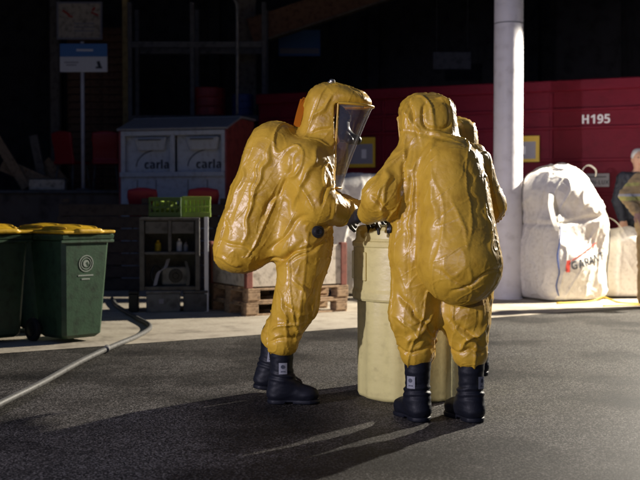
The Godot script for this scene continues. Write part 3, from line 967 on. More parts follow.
func build_pallets() -> void:
	var c := Vector3(-0.47, 0, -12.0)
	var turn := 0.50
	plank_pallet("pallet", "lower wooden pallet resting on the concrete, crate above", c, turn)
	plank_pallet("pallet", "upper wooden pallet directly beneath the pale crate", c + Vector3(0.01, 0.145, 0), turn + 0.01)
	var t := thing("crate", "low pale-panelled wooden crate with red-brown corner posts on the pallets", "crate", c + Vector3(0, 0.290, 0), turn)
	for s in [-1.0, 1.0]:
		put(cbox(Vector3(1.06, 0.42, 0.02), 0.003), "panel", M.crate_panel, t, Vector3(0, 0.225, 0.475 * s))
		put(cbox(Vector3(0.02, 0.42, 0.86), 0.003), "panel", M.crate_panel, t, Vector3(0.565 * s, 0.225, 0))
		for q in [-1.0, 1.0]:
			put(cbox(Vector3(0.07, 0.46, 0.07), 0.005), "post", M.crate_post, t, Vector3(0.56 * s, 0.23, 0.465 * q))
	put(cbox(Vector3(1.06, 0.02, 0.86), 0.003), "floor_panel", M.wood_grey, t, Vector3(0, 0.012, 0))
	put(cbox(Vector3(1.04, 0.018, 0.84), 0.003), "inner_sheet", M.wood_grey, t, Vector3(0, 0.40, 0))

func plastic_crate(label: String, at: Vector3, turn: float, m: Material, size: Vector3) -> void:
	var t := thing("plastic_crate", label, "crate", at, turn, "plastic crates on the cabinet")
	var s := size
	put(cbox(Vector3(s.x, 0.012, s.z), 0.003), "base", m, t, Vector3(0, 0.006, 0))
	for q in [-1.0, 1.0]:
		for r in [[0.03, 0.05], [s.y * 0.5, 0.02], [s.y - 0.02, 0.04]]:
			put(cbox(Vector3(s.x, r[1], 0.012), 0.002), "rail", m, t, Vector3(0, r[0], s.z * 0.5 * q))
			put(cbox(Vector3(0.012, r[1], s.z - 0.02), 0.002), "rail", m, t, Vector3(s.x * 0.5 * q, r[0], 0))
		for i in 7:
			put(cbox(Vector3(0.018, s.y - 0.01, 0.010), 0.002), "slat", m, t, Vector3(-s.x * 0.5 + 0.012 + i * (s.x - 0.024) / 6.0, s.y * 0.5, (s.z * 0.5 - 0.002) * q))
		for i in 5:
			put(cbox(Vector3(0.010, s.y - 0.01, 0.018), 0.002), "slat", m, t, Vector3((s.x * 0.5 - 0.002) * q, s.y * 0.5, -s.z * 0.5 + 0.02 + i * (s.z - 0.04) / 4.0))

func build_cabinet() -> void:
	var t := thing("cabinet", "grey metal cabinet with open dark front beneath the green crates", "cabinet", Vector3(-1.63, 0.235, -11.95), 0.12)
	for s in [-1.0, 1.0]:
		put(cbox(Vector3(0.05, 0.75, 0.42), 0.005), "side_panel", M.cabinet, t, Vector3(0.295 * s, 0.376, 0))
	put(cbox(Vector3(0.54, 0.75, 0.02), 0.003), "back_panel", M.cabinet, t, Vector3(0, 0.376, -0.19))
	put(cbox(Vector3(0.64, 0.03, 0.44), 0.004), "top_panel", M.cabinet, t, Vector3(0, 0.766, 0))
	put(cbox(Vector3(0.54, 0.04, 0.38), 0.004), "floor_panel", M.cabinet, t, Vector3(0, 0.022, 0))
	put(cbox(Vector3(0.035, 0.33, 0.03), 0.004), "divider", M.cabinet, t, Vector3(0.0, 0.585, 0.19))
	put(cbox(Vector3(0.54, 0.03, 0.38), 0.004), "shelf", M.steel_dark, t, Vector3(0, 0.40, 0))
	for x in [-0.14, 0.14]:
		put(cbox(Vector3(0.235, 0.13, 0.02), 0.004), "drawer_front", M.cabinet, t, Vector3(x, 0.675, 0.195))
	var j := [[-0.13, 0.0, 0.07, 0.12, 0.415, M.print_yellow], [0.10, 0.03, 0.06, 0.14, 0.415, M.print_white], [0.17, 0.05, 0.05, 0.10, 0.415, M.print_grey]]
	for q in j:
		var b := thing("bottle", ["squat dull yellow bottle on the cabinet shelf", "white bottle on the cabinet shelf, right of the divider", "small grey bottle at the right end of the cabinet shelf"][j.find(q)], "bottle")
		put(lathe([[0.0, 0.0], [q[2] * 0.5, 0.002], [q[2] * 0.5, q[3] * 0.68], [q[2] * 0.2, q[3] * 0.85], [q[2] * 0.2, q[3]], [0.0, q[3]]], 20), "body", q[5], b)
		put(lathe([[q[2] * 0.24, q[3] * 0.97], [q[2] * 0.24, q[3] * 1.12], [0.0, q[3] * 1.12]], 16), "cap", M.black, b)
		b.position = t.transform * Vector3(q[0], q[4], q[1])
	var k := thing("loose_panel", "bent pale strip of sheet metal leaning inside the cabinet", "scrap metal")
	put(strap([Vector3(-0.16, 0.05, 0.14), Vector3(-0.12, 0.19, 0.11), Vector3(-0.05, 0.24, 0.10), Vector3(-0.02, 0.33, 0.05)], Vector3(0.04, 0.012, 0), 0.006), "strip", M.print_grey, k)
	k.transform = t.transform
	var k2 := thing("loose_panel", "thin upright pale strip at the right inside the cabinet", "scrap metal")
	put(strap([Vector3(0.19, 0.05, 0.15), Vector3(0.20, 0.16, 0.14), Vector3(0.17, 0.31, 0.10)], Vector3(0.03, 0.0, 0.01), 0.006), "strip", M.cabinet, k2)
	k2.transform = t.transform
	var eq := thing("motor_unit", "dark motor unit with round pulley inside the cabinet's lower opening", "machine")
	put(cbox(Vector3(0.30, 0.20, 0.22), 0.012), "housing", M.steel_grey, eq, Vector3(0.06, 0.145, -0.04))
	put(lathe([[0.0, 0.03], [0.03, 0.03], [0.035, 0.02], [0.07, 0.02], [0.075, 0.0], [0.0, 0.0]], 24), "pulley", M.black, eq, Vector3(0.06, 0.15, 0.07), Vector3(PI / 2, 0, 0))
	put(tube([Vector3(-0.08, 0.20, 0.02), Vector3(-0.16, 0.26, 0.06), Vector3(-0.2, 0.15, 0.1), Vector3(-0.15, 0.06, 0.12)], 0.012, 8), "cable", M.black, eq)
	eq.transform = t.transform
	var g := thing("storage_box", "plain grey box under the cabinet's left half", "box", Vector3(-1.70, 0, -11.93), 0.12)
	put(cbox(Vector3(0.36, 0.20, 0.40), 0.008), "body", M.steel_grey, g, Vector3(0, 0.102, 0))
	put(cbox(Vector3(0.37, 0.03, 0.41), 0.006), "lid", M.steel_grey, g, Vector3(0, 0.218, 0))
	put(cbox(Vector3(0.05, 0.05, 0.004), 0.001), "sticker", M.print_grey, g, Vector3(-0.02, 0.12, 0.2025))
	var g2 := thing("storage_box", "dark box under the cabinet's right half beside the plain grey one", "box", Vector3(-1.36, 0, -11.97), 0.12)
	put(cbox(Vector3(0.26, 0.20, 0.36), 0.008), "body", M.steel_dark, g2, Vector3(0, 0.102, 0))
	put(cbox(Vector3(0.27, 0.03, 0.37), 0.006), "lid", M.steel_dark, g2, Vector3(0, 0.218, 0))
	var g3 := thing("battery_box", "small black box left of the grey box under the cabinet", "box", Vector3(-2.0, 0, -11.8), 0.1)
	put(cbox(Vector3(0.10, 0.20, 0.22), 0.01), "body", M.black, g3, Vector3(0, 0.102, 0))
	put(cbox(Vector3(0.105, 0.03, 0.225), 0.006), "lid", M.black, g3, Vector3(0, 0.217, 0))
	plastic_crate("dark green slatted plastic crate on the cabinet's left half", Vector3(-1.68, 1.018, -11.92), 0.15, M.dark_green, Vector3(0.34, 0.215, 0.30))
	plastic_crate("bright lime slatted plastic crate beside the dark green one", Vector3(-1.36, 1.018, -12.02), 0.2, M.lime, Vector3(0.30, 0.225, 0.28))
	var fo := put(nets([rbox(Vector3(0, 0.09, 0), Vector3(0.13, 0.085, 0.11), 0.05, 0.02)], 0.02, Vector3(0, 1, 0), Vector3.ZERO, func(p: Vector3, n: Vector3) -> float: return 0.03 * crease(p * 1.5, n_mid) - 0.02), "crumpled_sack", M.lime, self, Vector3(-1.68, 1.034, -11.92))
	tag(fo, "crumpled lime-green sack stuffed in the dark green crate", "sack")
	var bd := thing("leaning_board", "dark board with a pale front edge standing right of the cabinet", "board", Vector3(-1.24, 0.0, -12.0), 0.1)
	put(cbox(Vector3(0.04, 1.02, 0.36), 0.004), "board", M.steel_dark, bd, Vector3(0, 0.51, 0))
	put(cbox(Vector3(0.044, 1.02, 0.012), 0.002), "edge_strip", M.print_white, bd, Vector3(0, 0.51, 0.187))

func bag_shape(half: Vector3, sd: float, top_pull: float) -> ArrayMesh:
	var ps := [rbox(Vector3(0, half.y, 0), half, minf(half.x, half.y) * 0.34, 0.1), ell(Vector3(0, half.y * 0.85, 0), Vector3(half.x * 1.10, half.y * 0.85, half.z * 1.10), 0.10), ell(Vector3(0.05, half.y * 2.0 - 0.02, 0), Vector3(half.x * 0.55, top_pull, half.z * 0.5), 0.15), rbox(Vector3(0, -0.5, 0), Vector3(2, 0.5, 2), 0.001, 0.03, Vector3.ZERO, true)]
	var disp := func(p: Vector3, n: Vector3) -> float:
		var q := Vector3(p.x, p.y * 0.6, p.z) * 0.75 + Vector3(sd, sd * 0.37, 0)
		var e := 0.045 * n_low.get_noise_3dv(q) + 0.018 * fold(q, Vector3(0.3, 0.9, 0.1), n_big, 0.12) + 0.007 * fold(q, Vector3(0.6, -0.7, 0.2), n_mid, 0.13)
		e *= smoothstep(0.0, 0.06, p.y) * 0.9 + 0.1
		return e - 0.015
	return nets(ps, 0.019, Vector3(0, half.y, 3), Vector3(0, half.y, 0), disp)

# distance along -z from a point in front of a mesh to its surface, by vertex search
func front_z(mesh: ArrayMesh, x: float, y: float, tol := 0.022) -> float:
	var vs: PackedVector3Array = mesh.surface_get_arrays(0)[Mesh.ARRAY_VERTEX]
	var best := -9.0
	for v in vs:
		if absf(v.x - x) < tol and absf(v.y - y) < tol and v.z > best:
			best = v.z
	return best

func on_bag(mesh: ArrayMesh, pts: Array, off := 0.006) -> Array:
	var o := []
	for p in pts:
		o.append(Vector3(p.x, p.y, front_z(mesh, p.x, p.y) + off))
	return o

func build_bags() -> void:
	var lowps := [rbox(Vector3(0, 0.52, 0), Vector3(0.45, 0.54, 0.45), 0.16, 0.1), ell(Vector3(0, 0.45, 0), Vector3(0.495, 0.46, 0.495), 0.10), ell(Vector3(-0.04, 1.24, 0), Vector3(0.45, 0.40, 0.43), 0.14), ell(Vector3(0.20, 1.08, 0.06), Vector3(0.30, 0.26, 0.38), 0.12), rbox(Vector3(0, -0.5, 0), Vector3(2, 0.5, 2), 0.001, 0.03, Vector3.ZERO, true)]
	var low := nets(lowps, 0.018, Vector3(0, 0.5, 3), Vector3(0, 0.5, 0), func(p: Vector3, n: Vector3) -> float:
		var e := 0.03 * n_low.get_noise_3dv(p * 0.8) + 0.016 * fold(p, Vector3(0.35, 0.9, 0.1), n_big, 0.10) + 0.006 * fold(p, Vector3(0.7, -0.6, 0.2), n_mid, 0.12)
		e -= 0.030 * exp(-pow((p.y - 0.98 - 0.12 * p.x) / 0.03, 2.0))
		return e * (smoothstep(0.0, 0.06, p.y) * 0.9 + 0.1) - 0.012)
	var t := thing("bulk_bag", "tall slumped white bulk bag with dark lettering and a blue seam, beside the column", "bag", Vector3(2.93, 0, -13.45), 0.42, "white bulk bags")
	var body := put(low, "body", M.bag_white, t)
	put(tube(on_bag(low, [Vector2(-0.30, 0.92), Vector2(-0.32, 0.75), Vector2(-0.36, 0.55), Vector2(-0.34, 0.35), Vector2(-0.36, 0.20), Vector2(-0.33, 0.08)]), 0.007, 6), "seam", M.bag_blue, body)
	put(tube(on_bag(low, [Vector2(0.40, 0.85), Vector2(0.42, 0.6), Vector2(0.42, 0.35), Vector2(0.40, 0.15)]), 0.006, 6), "seam", M.print_dark, body)
	# lettering pressed onto the bag's front
	var tm := text_mesh("GARANT", 0.155, "Droid Sans", true, 0.0)
	var arr := tm.get_mesh_arrays()
	var vs: PackedVector3Array = arr[Mesh.ARRAY_VERTEX]
	var turn := Basis(Vector3(0, 0, 1), 0.22)
	var nv := PackedVector3Array()
	for v in vs:
		var p := turn * v * 0.85 + Vector3(0.05, 0.485, 0)
		nv.append(Vector3(p.x, p.y, 0))
	var cache := {}
	for i in nv.size():
		var key := Vector2i(roundi(nv[i].x / 0.02), roundi(nv[i].y / 0.02))
		if not cache.has(key):
			cache[key] = front_z(low, key.x * 0.02, key.y * 0.02, 0.055)
		nv[i].z = cache[key] + 0.003
	arr[Mesh.ARRAY_VERTEX] = nv
	var am := ArrayMesh.new()
	am.add_surface_from_arrays(Mesh.PRIMITIVE_TRIANGLES, arr)
	put(am, "lettering", M.print_dark, body)
	var rp := on_bag(low, [Vector2(-0.235, 0.36), Vector2(-0.235, 0.43), Vector2(-0.225, 0.50)], 0.008)
	put(strap(rp, Vector3(0.055, 0.0, 0.0), 0.003), "printed_bar", M.print_red, body)
	put(strap(on_bag(low, [Vector2(-0.18, 0.50), Vector2(-0.05, 0.57), Vector2(0.08, 0.64), Vector2(0.2, 0.70)], 0.008), Vector3(0.0, 0.014, 0.0), 0.003), "printed_bar", M.print_red, body)
	put(strap([Vector3(-0.34, 1.30, 0.30), Vector3(-0.42, 1.12, 0.40), Vector3(-0.42, 0.95, 0.47), Vector3(-0.38, 0.85, 0.49)], Vector3(0.06, 0.0, 0.01), 0.005), "lifting_loop", M.bag_white, t)
	put(strap([Vector3(0.40, 1.20, 0.15), Vector3(0.50, 1.05, 0.22), Vector3(0.52, 0.9, 0.26), Vector3(0.50, 0.80, 0.28)], Vector3(0.0, 0.01, 0.06), 0.005), "lifting_loop", M.bag_white, t)
	var sag := bag_shape(Vector3(0.36, 0.40, 0.30), 8.1, 0.10)
	var t3 := thing("bulk_bag", "slack greyish bulk bag in shade right of the lettered one", "bag", Vector3(3.66, 0, -13.72), -0.1, "white bulk bags")
	put(sag, "body", M.bag_white, t3)
	put(strap([Vector3(-0.15, 0.80, 0.1), Vector3(-0.1, 0.98, 0.12), Vector3(0.0, 0.95, 0.14), Vector3(0.1, 0.82, 0.2)], Vector3(0, 0.0, 0.05), 0.005), "lifting_loop", M.bag_white, t3)
	var t6 := thing("bulk_bag", "tall bulk bag beyond the right edge that shades the slack greyish one", "bag", Vector3(4.62, 0, -13.95), 0.1, "white bulk bags")
	put(bag_shape(Vector3(0.40, 0.95, 0.42), 9.4, 0.06), "body", M.bag_white, t6)
	var t4 := thing("bulk_bag", "tall white bulk bag behind the lettered one, its lifting loop raised against the red container", "bag", Vector3(3.06, 0, -14.35), 0.0, "white bulk bags")
	put(bag_shape(Vector3(0.40, 0.80, 0.33), 2.9, 0.05), "body", M.bag_white, t4)
	put(strap([Vector3(0.28, 1.45, 0.1), Vector3(0.34, 1.62, 0.12), Vector3(0.42, 1.66, 0.12), Vector3(0.50, 1.60, 0.12), Vector3(0.50, 1.52, 0.12)], Vector3(0, 0.01, 0.05), 0.008), "lifting_loop", M.bag_white, t4)
	var t5 := thing("bulk_bag", "pale bulk bag seen between the two suited people in front of the container", "bag", Vector3(0.50, 0, -14.2), 0.1, "white bulk bags")
	put(bag_shape(Vector3(0.44, 0.76, 0.44), 6.2, 0.06), "body", M.bag_white, t5)

func build_container() -> void:
	# face runs from (-0.9, -16.5) to (5.2, -13.75)
	var a := Vector3(-0.95, 0, -17.01)
	var b := Vector3(5.0, 0, -14.35)
	var d := b - a
	var turn := -atan2(d.z, d.x)
	var L := d.length()
	var t := thing("skip_container", "long dark red steel container with white code lettering behind the bags", "container", (a + b) / 2, turn)
	# local: face at z = 0 facing +z, body behind
	put(cbox(Vector3(L, 2.55, 0.06), 0.004), "side_wall", M.container_red, t, Vector3(0, 1.43, -0.03))
	put(cbox(Vector3(L, 2.55, 0.06), 0.004), "side_wall", M.container_red, t, Vector3(0, 1.43, -2.27))
	for s in [-1.0, 1.0]:
		put(cbox(Vector3(0.06, 2.55, 2.18), 0.004), "end_wall", M.container_red, t, Vector3((L / 2 - 0.03) * s, 1.43, -1.15))
	put(cbox(Vector3(L - 0.1, 0.08, 2.2), 0.004), "floor_plate", M.container_red, t, Vector3(0, 0.19, -1.15))
	put(cbox(Vector3(L + 0.02, 0.15, 0.13), 0.012), "top_rail", M.container_red, t, Vector3(0, 2.775, 0.012))
	for y in [2.45, 2.20, 1.76, 1.30, 0.85, 0.35]:
		put(cbox(Vector3(L - 0.02, 0.045, 0.035), 0.008), "rib", M.container_red, t, Vector3(0, y, 0.012))
	for x in [-L / 2 + 0.05, -1.2, 1.27, L / 2 - 0.05]:
		put(cbox(Vector3(0.05, 2.5, 0.03), 0.008), "upright", M.container_red, t, Vector3(x, 1.43, 0.008))
	for s in [-0.5, 0.5]:
		put(cbox(Vector3(L - 1.0, 0.14, 0.10), 0.01), "skid", M.steel_dark, t, Vector3(0, 0.072, -1.15 + s))
	var inv := t.transform.affine_inverse()
	# lettering at about (3.62, 2.235)
	var loc := func(x: float, y: float) -> Vector3:
		# the point of the face plane at world x
		var s := (x - a.x) / d.x
		return Vector3(-L / 2 + L * s, y, 0.0)
	var p: Vector3 = loc.call(3.73, 2.29)
	put(text_mesh("H195", 0.165, "Droid Sans", true, 0.006), "lettering", M.print_white, t, p + Vector3(0, 0.02, 0.006))
	var sg := func(x: float, y: float, w: float, h: float, inner: Material):
		var q: Vector3 = loc.call(x, y)
		var f := put(cbox(Vector3(w, h, 0.012), 0.002), "sign_plate", M.print_yellow, t, q + Vector3(0, 0, 0.052))
		put(cbox(Vector3(w * 0.84, h * 0.66, 0.004), 0.001), "sign_panel", inner, f, Vector3(0, -h * 0.05, 0.007))
		put(cbox(Vector3(w * 0.3, h * 0.07, 0.003), 0.001), "sign_print", M.print_dark, f, Vector3(-w * 0.1, h * 0.38, 0.0065))
		put(cbox(Vector3(w * 0.16, h * 0.3, 0.003), 0.001), "sign_print", M.print_white, f, Vector3(w * 0.12, -h * 0.05, 0.0095))
	sg.call(2.75, 1.925, 0.64, 0.36, M.print_grey)
	sg.call(0.62, 1.925, 0.46, 0.44, M.print_grey)
	var q2: Vector3 = loc.call(3.75, 1.485)
	var pl := put(cbox(Vector3(0.34, 0.18, 0.01), 0.002), "name_plate", M.print_grey, t, q2 + Vector3(0, 0, 0.042))
	put(text_mesh("CON-LUX", 0.075, "Droid Sans", true, 0.002), "lettering", M.print_dark, pl, Vector3(0, -0.03, 0.0065))
	put(cbox(Vector3(0.26, 0.012, 0.003), 0.001), "print_line", M.print_dark, pl, Vector3(0, 0.045, 0.006))

func build_textile_bank() -> void:
	# front from (-2.93,-16.2) to (-1.36,-15.6): front faces slightly left
	var a := Vector3(-2.93, 0, -16.2)
	var b := Vector3(-1.36, 0, -15.75)
	var d := b - a
	var L := d.length()
	var t := thing("clothes_bank", "white double clothes-collection container with sloping grey roof and red side", "container", (a + b) / 2, -atan2(d.z, d.x))
	put(cbox(Vector3(L, 1.60, 0.04), 0.004), "front_panel", M.carla_white, t, Vector3(0, 0.80, -0.02))
	put(cbox(Vector3(L - 0.01, 2.2, 0.04), 0.004), "back_panel", M.carla_white, t, Vector3(0, 1.1, -1.18))
	# red side with sloped top
	var st := SurfaceTool.new()
	st.begin(Mesh.PRIMITIVE_TRIANGLES)
	st.set_smooth_group(-1)
	var o := [Vector3(0, 0.02, 0), Vector3(0, 0.02, -1.16), Vector3(0, 2.42, -1.16), Vector3(0, 2.42, -0.55), Vector3(0, 2.24, 0)]
	var w := Vector3(0.03, 0, 0)
	for i in range(1, 4):
		tri(st, o[0] + w, o[i] + w, o[i + 1] + w)
		tri(st, o[0], o[i + 1], o[i])
	for i in 5:
		quad(st, o[i], o[(i + 1) % 5], o[(i + 1) % 5] + w, o[i] + w)
	st.generate_normals()
	var side := st.commit()
	put(side, "side_panel", M.carla_red, t, Vector3(L / 2, 0, 0))
	put(side, "side_panel", M.carla_red, t, Vector3(-L / 2 - 0.03, 0, 0))
	put(cbox(Vector3(L + 0.10, 0.03, 0.62), 0.004), "roof_panel", M.carla_roof, t, Vector3(0, 2.347, -0.27), Vector3(0.316, 0, 0))
	put(cbox(Vector3(L + 0.10, 0.03, 0.66), 0.004), "roof_panel", M.carla_roof, t, Vector3(0, 2.448, -0.875))
	# frame round the two bays
	put(cbox(Vector3(L, 0.07, 0.05), 0.005), "frame_rail", M.carla_white, t, Vector3(0, 2.195, -0.025))
	put(cbox(Vector3(L, 0.07, 0.08), 0.005), "frame_rail", M.carla_white, t, Vector3(0, 1.595, 0.0))
	for x in [-L / 2 + 0.03, 0.0, L / 2 - 0.03]:
		put(cbox(Vector3(0.06, 0.53, 0.05), 0.005), "frame_post", M.carla_white, t, Vector3(x, 1.895, -0.025))
	for s in [-1.0, 1.0]:
		var x: float = s * L / 4
		put(cbox(Vector3(L / 2 - 0.08, 0.54, 0.02), 0.003), "bay_panel", M.carla_white, t, Vector3(x, 1.895, -0.10))
		var ch := put(tbox(Vector2(0.42, 0.06), Vector2(0.50, 0.13), 0.19, 0.01), "chute_door", M.carla_white, t, Vector3(x + 0.06, 2.04, -0.055))
		put(tube([Vector3(-0.17, 0.06, 0.066), Vector3(-0.17, 0.06, 0.09), Vector3(0.17, 0.06, 0.09), Vector3(0.17, 0.06, 0.066)], 0.009, 8, false), "chute_handle", M.steel_grey, ch)
		put(text_mesh("carla", 0.17, "Droid Sans", true, 0.004), "lettering", M.print_dark, t, Vector3(x + 0.13, 1.74, -0.087))
		var arc := []
		for i in 8:
			var g := lerpf(PI * 0.55, PI * 0.98, i / 7.0)
			arc.append(Vector3(x + 0.12 + cos(g) * 0.32, 1.70 + sin(g) * 0.25, -0.087))
		put(tube(arc, 0.007, 6), "printed_arc", M.print_dark, t)
	for x in [-0.55, -0.25, 0.25, 0.55]:
		put(cbox(Vector3(0.012, 1.4, 0.008), 0.002), "panel_seam", M.steel_grey, t, Vector3(x, 0.82, 0.003))

func build_signs() -> void:
	var t := thing("notice_board", "pale framed notice board with red marks high on the left wall", "sign", Vector3(-4.02, 3.92, -18.5))
	put(cbox(Vector3(0.76, 0.63, 0.03), 0.004), "board", M.print_grey, t, Vector3(0, 0.31, 0))
	put(cbox(Vector3(0.70, 0.57, 0.008), 0.002), "panel", M.crate_panel, t, Vector3(0, 0.31, 0.018))
	var marks := [[-0.22, 0.44, 0.14, 0.035, -0.6], [-0.15, 0.38, 0.08, 0.03, -0.3], [0.24, 0.50, 0.07, 0.035, 0.9], [0.26, 0.42, 0.13, 0.03, -0.4]]
	for m in marks:
		put(cbox(Vector3(m[2], m[3], 0.003), 0.001), "print_mark", M.print_red, t, Vector3(m[0], m[1], 0.0235), Vector3(0, 0, m[4]))
	for y in [0.26, 0.20, 0.14]:
		put(cbox(Vector3(0.34, 0.018, 0.003), 0.001), "print_line", M.print_grey, t, Vector3(0.08, y, 0.0235))
	var p := thing("sign_post", "blue and white sign on a slim white pole, left of the clothes container", "sign", Vector3(-3.72, 1.385, -17.3))
	put(tube([Vector3(0, 0, 0), Vector3(0, 2.32, 0)], 0.030, 14, false), "pole", M.white_paint, p)
	put(lathe([[0.0, 0.03], [0.09, 0.03], [0.13, 0.008], [0.13, 0.0], [0.0, 0.0]], 24), "base", M.steel_grey, p)
	put(cbox(Vector3(0.74, 0.20, 0.02), 0.004), "sign_panel", M.sign_blue, p, Vector3(0.03, 2.182, 0.045))
	put(cbox(Vector3(0.74, 0.24, 0.02), 0.004), "sign_panel", M.print_white, p, Vector3(0.03, 1.961, 0.045))
	put(cbox(Vector3(0.26, 0.035, 0.003), 0.001), "print_line", M.print_white, p, Vector3(0.05, 2.18, 0.0565))
	for q in [[-0.16, 1.99, 0.22], [-0.16, 1.95, 0.16]]:
		put(cbox(Vector3(q[2], 0.018, 0.003), 0.001), "print_line", M.print_grey, p, Vector3(q[0], q[1], 0.0565))
	put(cbox(Vector3(0.10, 0.03, 0.003), 0.001), "print_mark", M.print_dark, p, Vector3(0.27, 1.91, 0.0565))
	put(cbox(Vector3(0.05, 0.09, 0.003), 0.001), "print_mark", M.print_dark, p, Vector3(0.27, 1.965, 0.0565), Vector3(0, 0, 0.3))
	var h := thing("hanging_sign", "dim bluish panel hanging beyond the sloping rafter", "sign", Vector3(-0.365, 3.79, -19.6))
	put(cbox(Vector3(0.74, 0.46, 0.02), 0.004), "panel", M.sign_blue, h, Vector3(0, 0.23, 0))
	put(cbox(Vector3(0.70, 0.10, 0.004), 0.001), "panel_band", M.print_grey, h, Vector3(0, 0.09, 0.012))
	for x in [-0.3, 0.3]:
		put(tube([Vector3(x, 0.46, 0), Vector3(x, 2.71, 0)], 0.006, 6, false), "hanger", M.steel_dark, h)
	var h2 := thing("hanging_sign", "dim grey panel high on the wall above the container, left of the white column", "sign", Vector3(2.15, 3.36, -18.0))
	put(cbox(Vector3(0.62, 0.28, 0.02), 0.004), "panel", M.steel_dark, h2, Vector3(0, 0.14, 0))
	for x in [-0.25, 0.25]:
		put(tube([Vector3(x, 0.28, 0), Vector3(x, 3.14, 0)], 0.006, 6, false), "hanger", M.steel_dark, h2)

func build_hall() -> void:
	# column
	var c := thing("column", "round white painted steel column standing left of the white bags", "column", Vector3(2.30, 0, -13.48))
	put(lathe([[0.19, 0.0], [0.19, 0.02], [0.176, 0.024], [0.176, 3.35]], 48), "shaft", M.white_paint, c)
	put(lathe([[0.170, 3.35], [0.170, 3.362]], 48), "joint", M.steel_grey, c)
	put(lathe([[0.176, 3.362], [0.176, 6.48], [0.0, 6.48]], 48), "shaft", M.white_paint, c)
	# hall walls and roof
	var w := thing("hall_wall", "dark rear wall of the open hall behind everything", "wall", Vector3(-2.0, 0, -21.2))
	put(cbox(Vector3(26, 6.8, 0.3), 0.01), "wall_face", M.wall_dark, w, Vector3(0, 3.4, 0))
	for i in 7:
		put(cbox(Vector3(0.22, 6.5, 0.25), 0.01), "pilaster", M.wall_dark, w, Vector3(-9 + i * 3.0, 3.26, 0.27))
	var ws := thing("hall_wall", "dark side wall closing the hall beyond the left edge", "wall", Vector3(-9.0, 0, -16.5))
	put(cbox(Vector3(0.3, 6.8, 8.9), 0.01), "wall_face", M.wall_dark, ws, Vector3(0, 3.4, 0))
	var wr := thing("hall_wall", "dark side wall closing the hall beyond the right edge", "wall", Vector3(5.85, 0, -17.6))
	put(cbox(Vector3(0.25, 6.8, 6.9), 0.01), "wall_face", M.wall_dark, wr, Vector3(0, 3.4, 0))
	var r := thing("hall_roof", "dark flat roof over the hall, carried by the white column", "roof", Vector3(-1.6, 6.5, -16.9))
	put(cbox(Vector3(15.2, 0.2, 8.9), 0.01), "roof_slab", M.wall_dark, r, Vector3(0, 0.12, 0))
	# rafter and post
	var rf := thing("rafter", "brown sloping roof beam rising to the right above the left suited person", "beam", Vector3(0.82, 4.72, -18.6))
	put(cbox(Vector3(4.2, 0.42, 0.22), 0.012), "beam", M.wood_dark, rf, Vector3.ZERO, Vector3(0, 0, 0.318))
	put(cbox(Vector3(4.2, 0.03, 0.26), 0.006), "flange", M.wood_grey, rf, Vector3(0.068, -0.212, 0), Vector3(0, 0, 0.318))
	var hg := put(tube([Vector3(2.5, 5.40, -18.6), Vector3(2.5, 6.5, -18.6)], 0.03, 8, false), "hanger_rod", M.steel_dark, self)
	tag(hg, "steel rod holding the upper end of the sloping roof beam, above the frame", "rod")
	var po := thing("hall_post", "dark upright timber post carrying the sloping beam's left end", "post", Vector3(-1.245, 0, -18.9))
	put(cbox(Vector3(0.32, 6.45, 0.24), 0.012), "post", M.wood_grey, po, Vector3(0, 3.23, 0))
	put(cbox(Vector3(0.38, 0.14, 0.30), 0.01), "collar", M.steel_dark, po, Vector3(0, 3.8, 0))
	var pi := put(tube([Vector3(-3.0, 4.38, -16.5), Vector3(-1.9, 4.30, -16.5), Vector3(-1.30, 4.24, -16.5), Vector3(-1.24, 4.14, -16.5), Vector3(-1.24, 2.5, -16.5)], 0.022, 8), "conduit", M.steel_grey, self)
	tag(pi, "thin grey conduit running along the top left and down beside the timber post", "pipe")
	# slatted wooden screen
	var s := thing("slat_screen", "brown wooden screen of horizontal boards behind the blue sign's pole", "screen", Vector3(-3.85, 1.385, -19.0))
	var rng := RandomNumberGenerator.new()
	rng.seed = 5
	for i in 22:
		put(cbox(Vector3(0.98, 0.118, 0.028), 0.005), "slat", M.wood_dark, s, Vector3(rng.randf_range(-0.005, 0.005), 0.065 + i * 0.128, rng.randf_range(-0.006, 0.006)), Vector3(-0.10, 0, 0))
	for x in [-0.47, 0.47]:
		put(cbox(Vector3(0.07, 2.85, 0.06), 0.006), "batten", M.wood_dark, s, Vector3(x, 1.43, -0.05))
	var tp := thing("hall_post", "slim tan upright post at the right edge of the slatted screen", "post", Vector3(-3.30, 0, -18.8))
	put(cbox(Vector3(0.11, 6.45, 0.12), 0.01), "post", M.post_tan, tp, Vector3(0, 3.23, 0))
	put(cbox(Vector3(0.24, 0.03, 0.24), 0.004), "base_plate", M.steel_dark, tp, Vector3(0, 0.016, 0))
	var tq := thing("hall_post", "dark upright post at the left edge of the slatted screen", "post", Vector3(-4.50, 0, -18.8))
	put(cbox(Vector3(0.16, 6.45, 0.16), 0.01), "post", M.wood_grey, tq, Vector3(0, 3.23, 0))
	put(cbox(Vector3(0.26, 0.03, 0.26), 0.004), "base_plate", M.steel_dark, tq, Vector3(0, 0.016, 0))
	# loading platform
	var lw := thing("loading_platform", "dark low loading platform at the left carrying red chairs and the sign pole", "platform", Vector3(-5.35, 0, -18.0))
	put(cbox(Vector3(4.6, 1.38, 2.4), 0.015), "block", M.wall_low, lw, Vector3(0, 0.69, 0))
	put(cbox(Vector3(4.64, 0.05, 0.10), 0.01), "edge_strip", M.steel_dark, lw, Vector3(0, 1.352, 1.202))
	# rack with drums
	var rk := thing("storage_rack", "dim steel storage rack behind the clothes container", "rack", Vector3(-2.05, 0, -18.1))
	for x in [-1.0, 0.0, 1.15]:
		for z in [-0.35, 0.35]:
			put(cbox(Vector3(0.07, 4.4, 0.07), 0.006), "upright", M.steel_dark, rk, Vector3(x, 2.2, z))
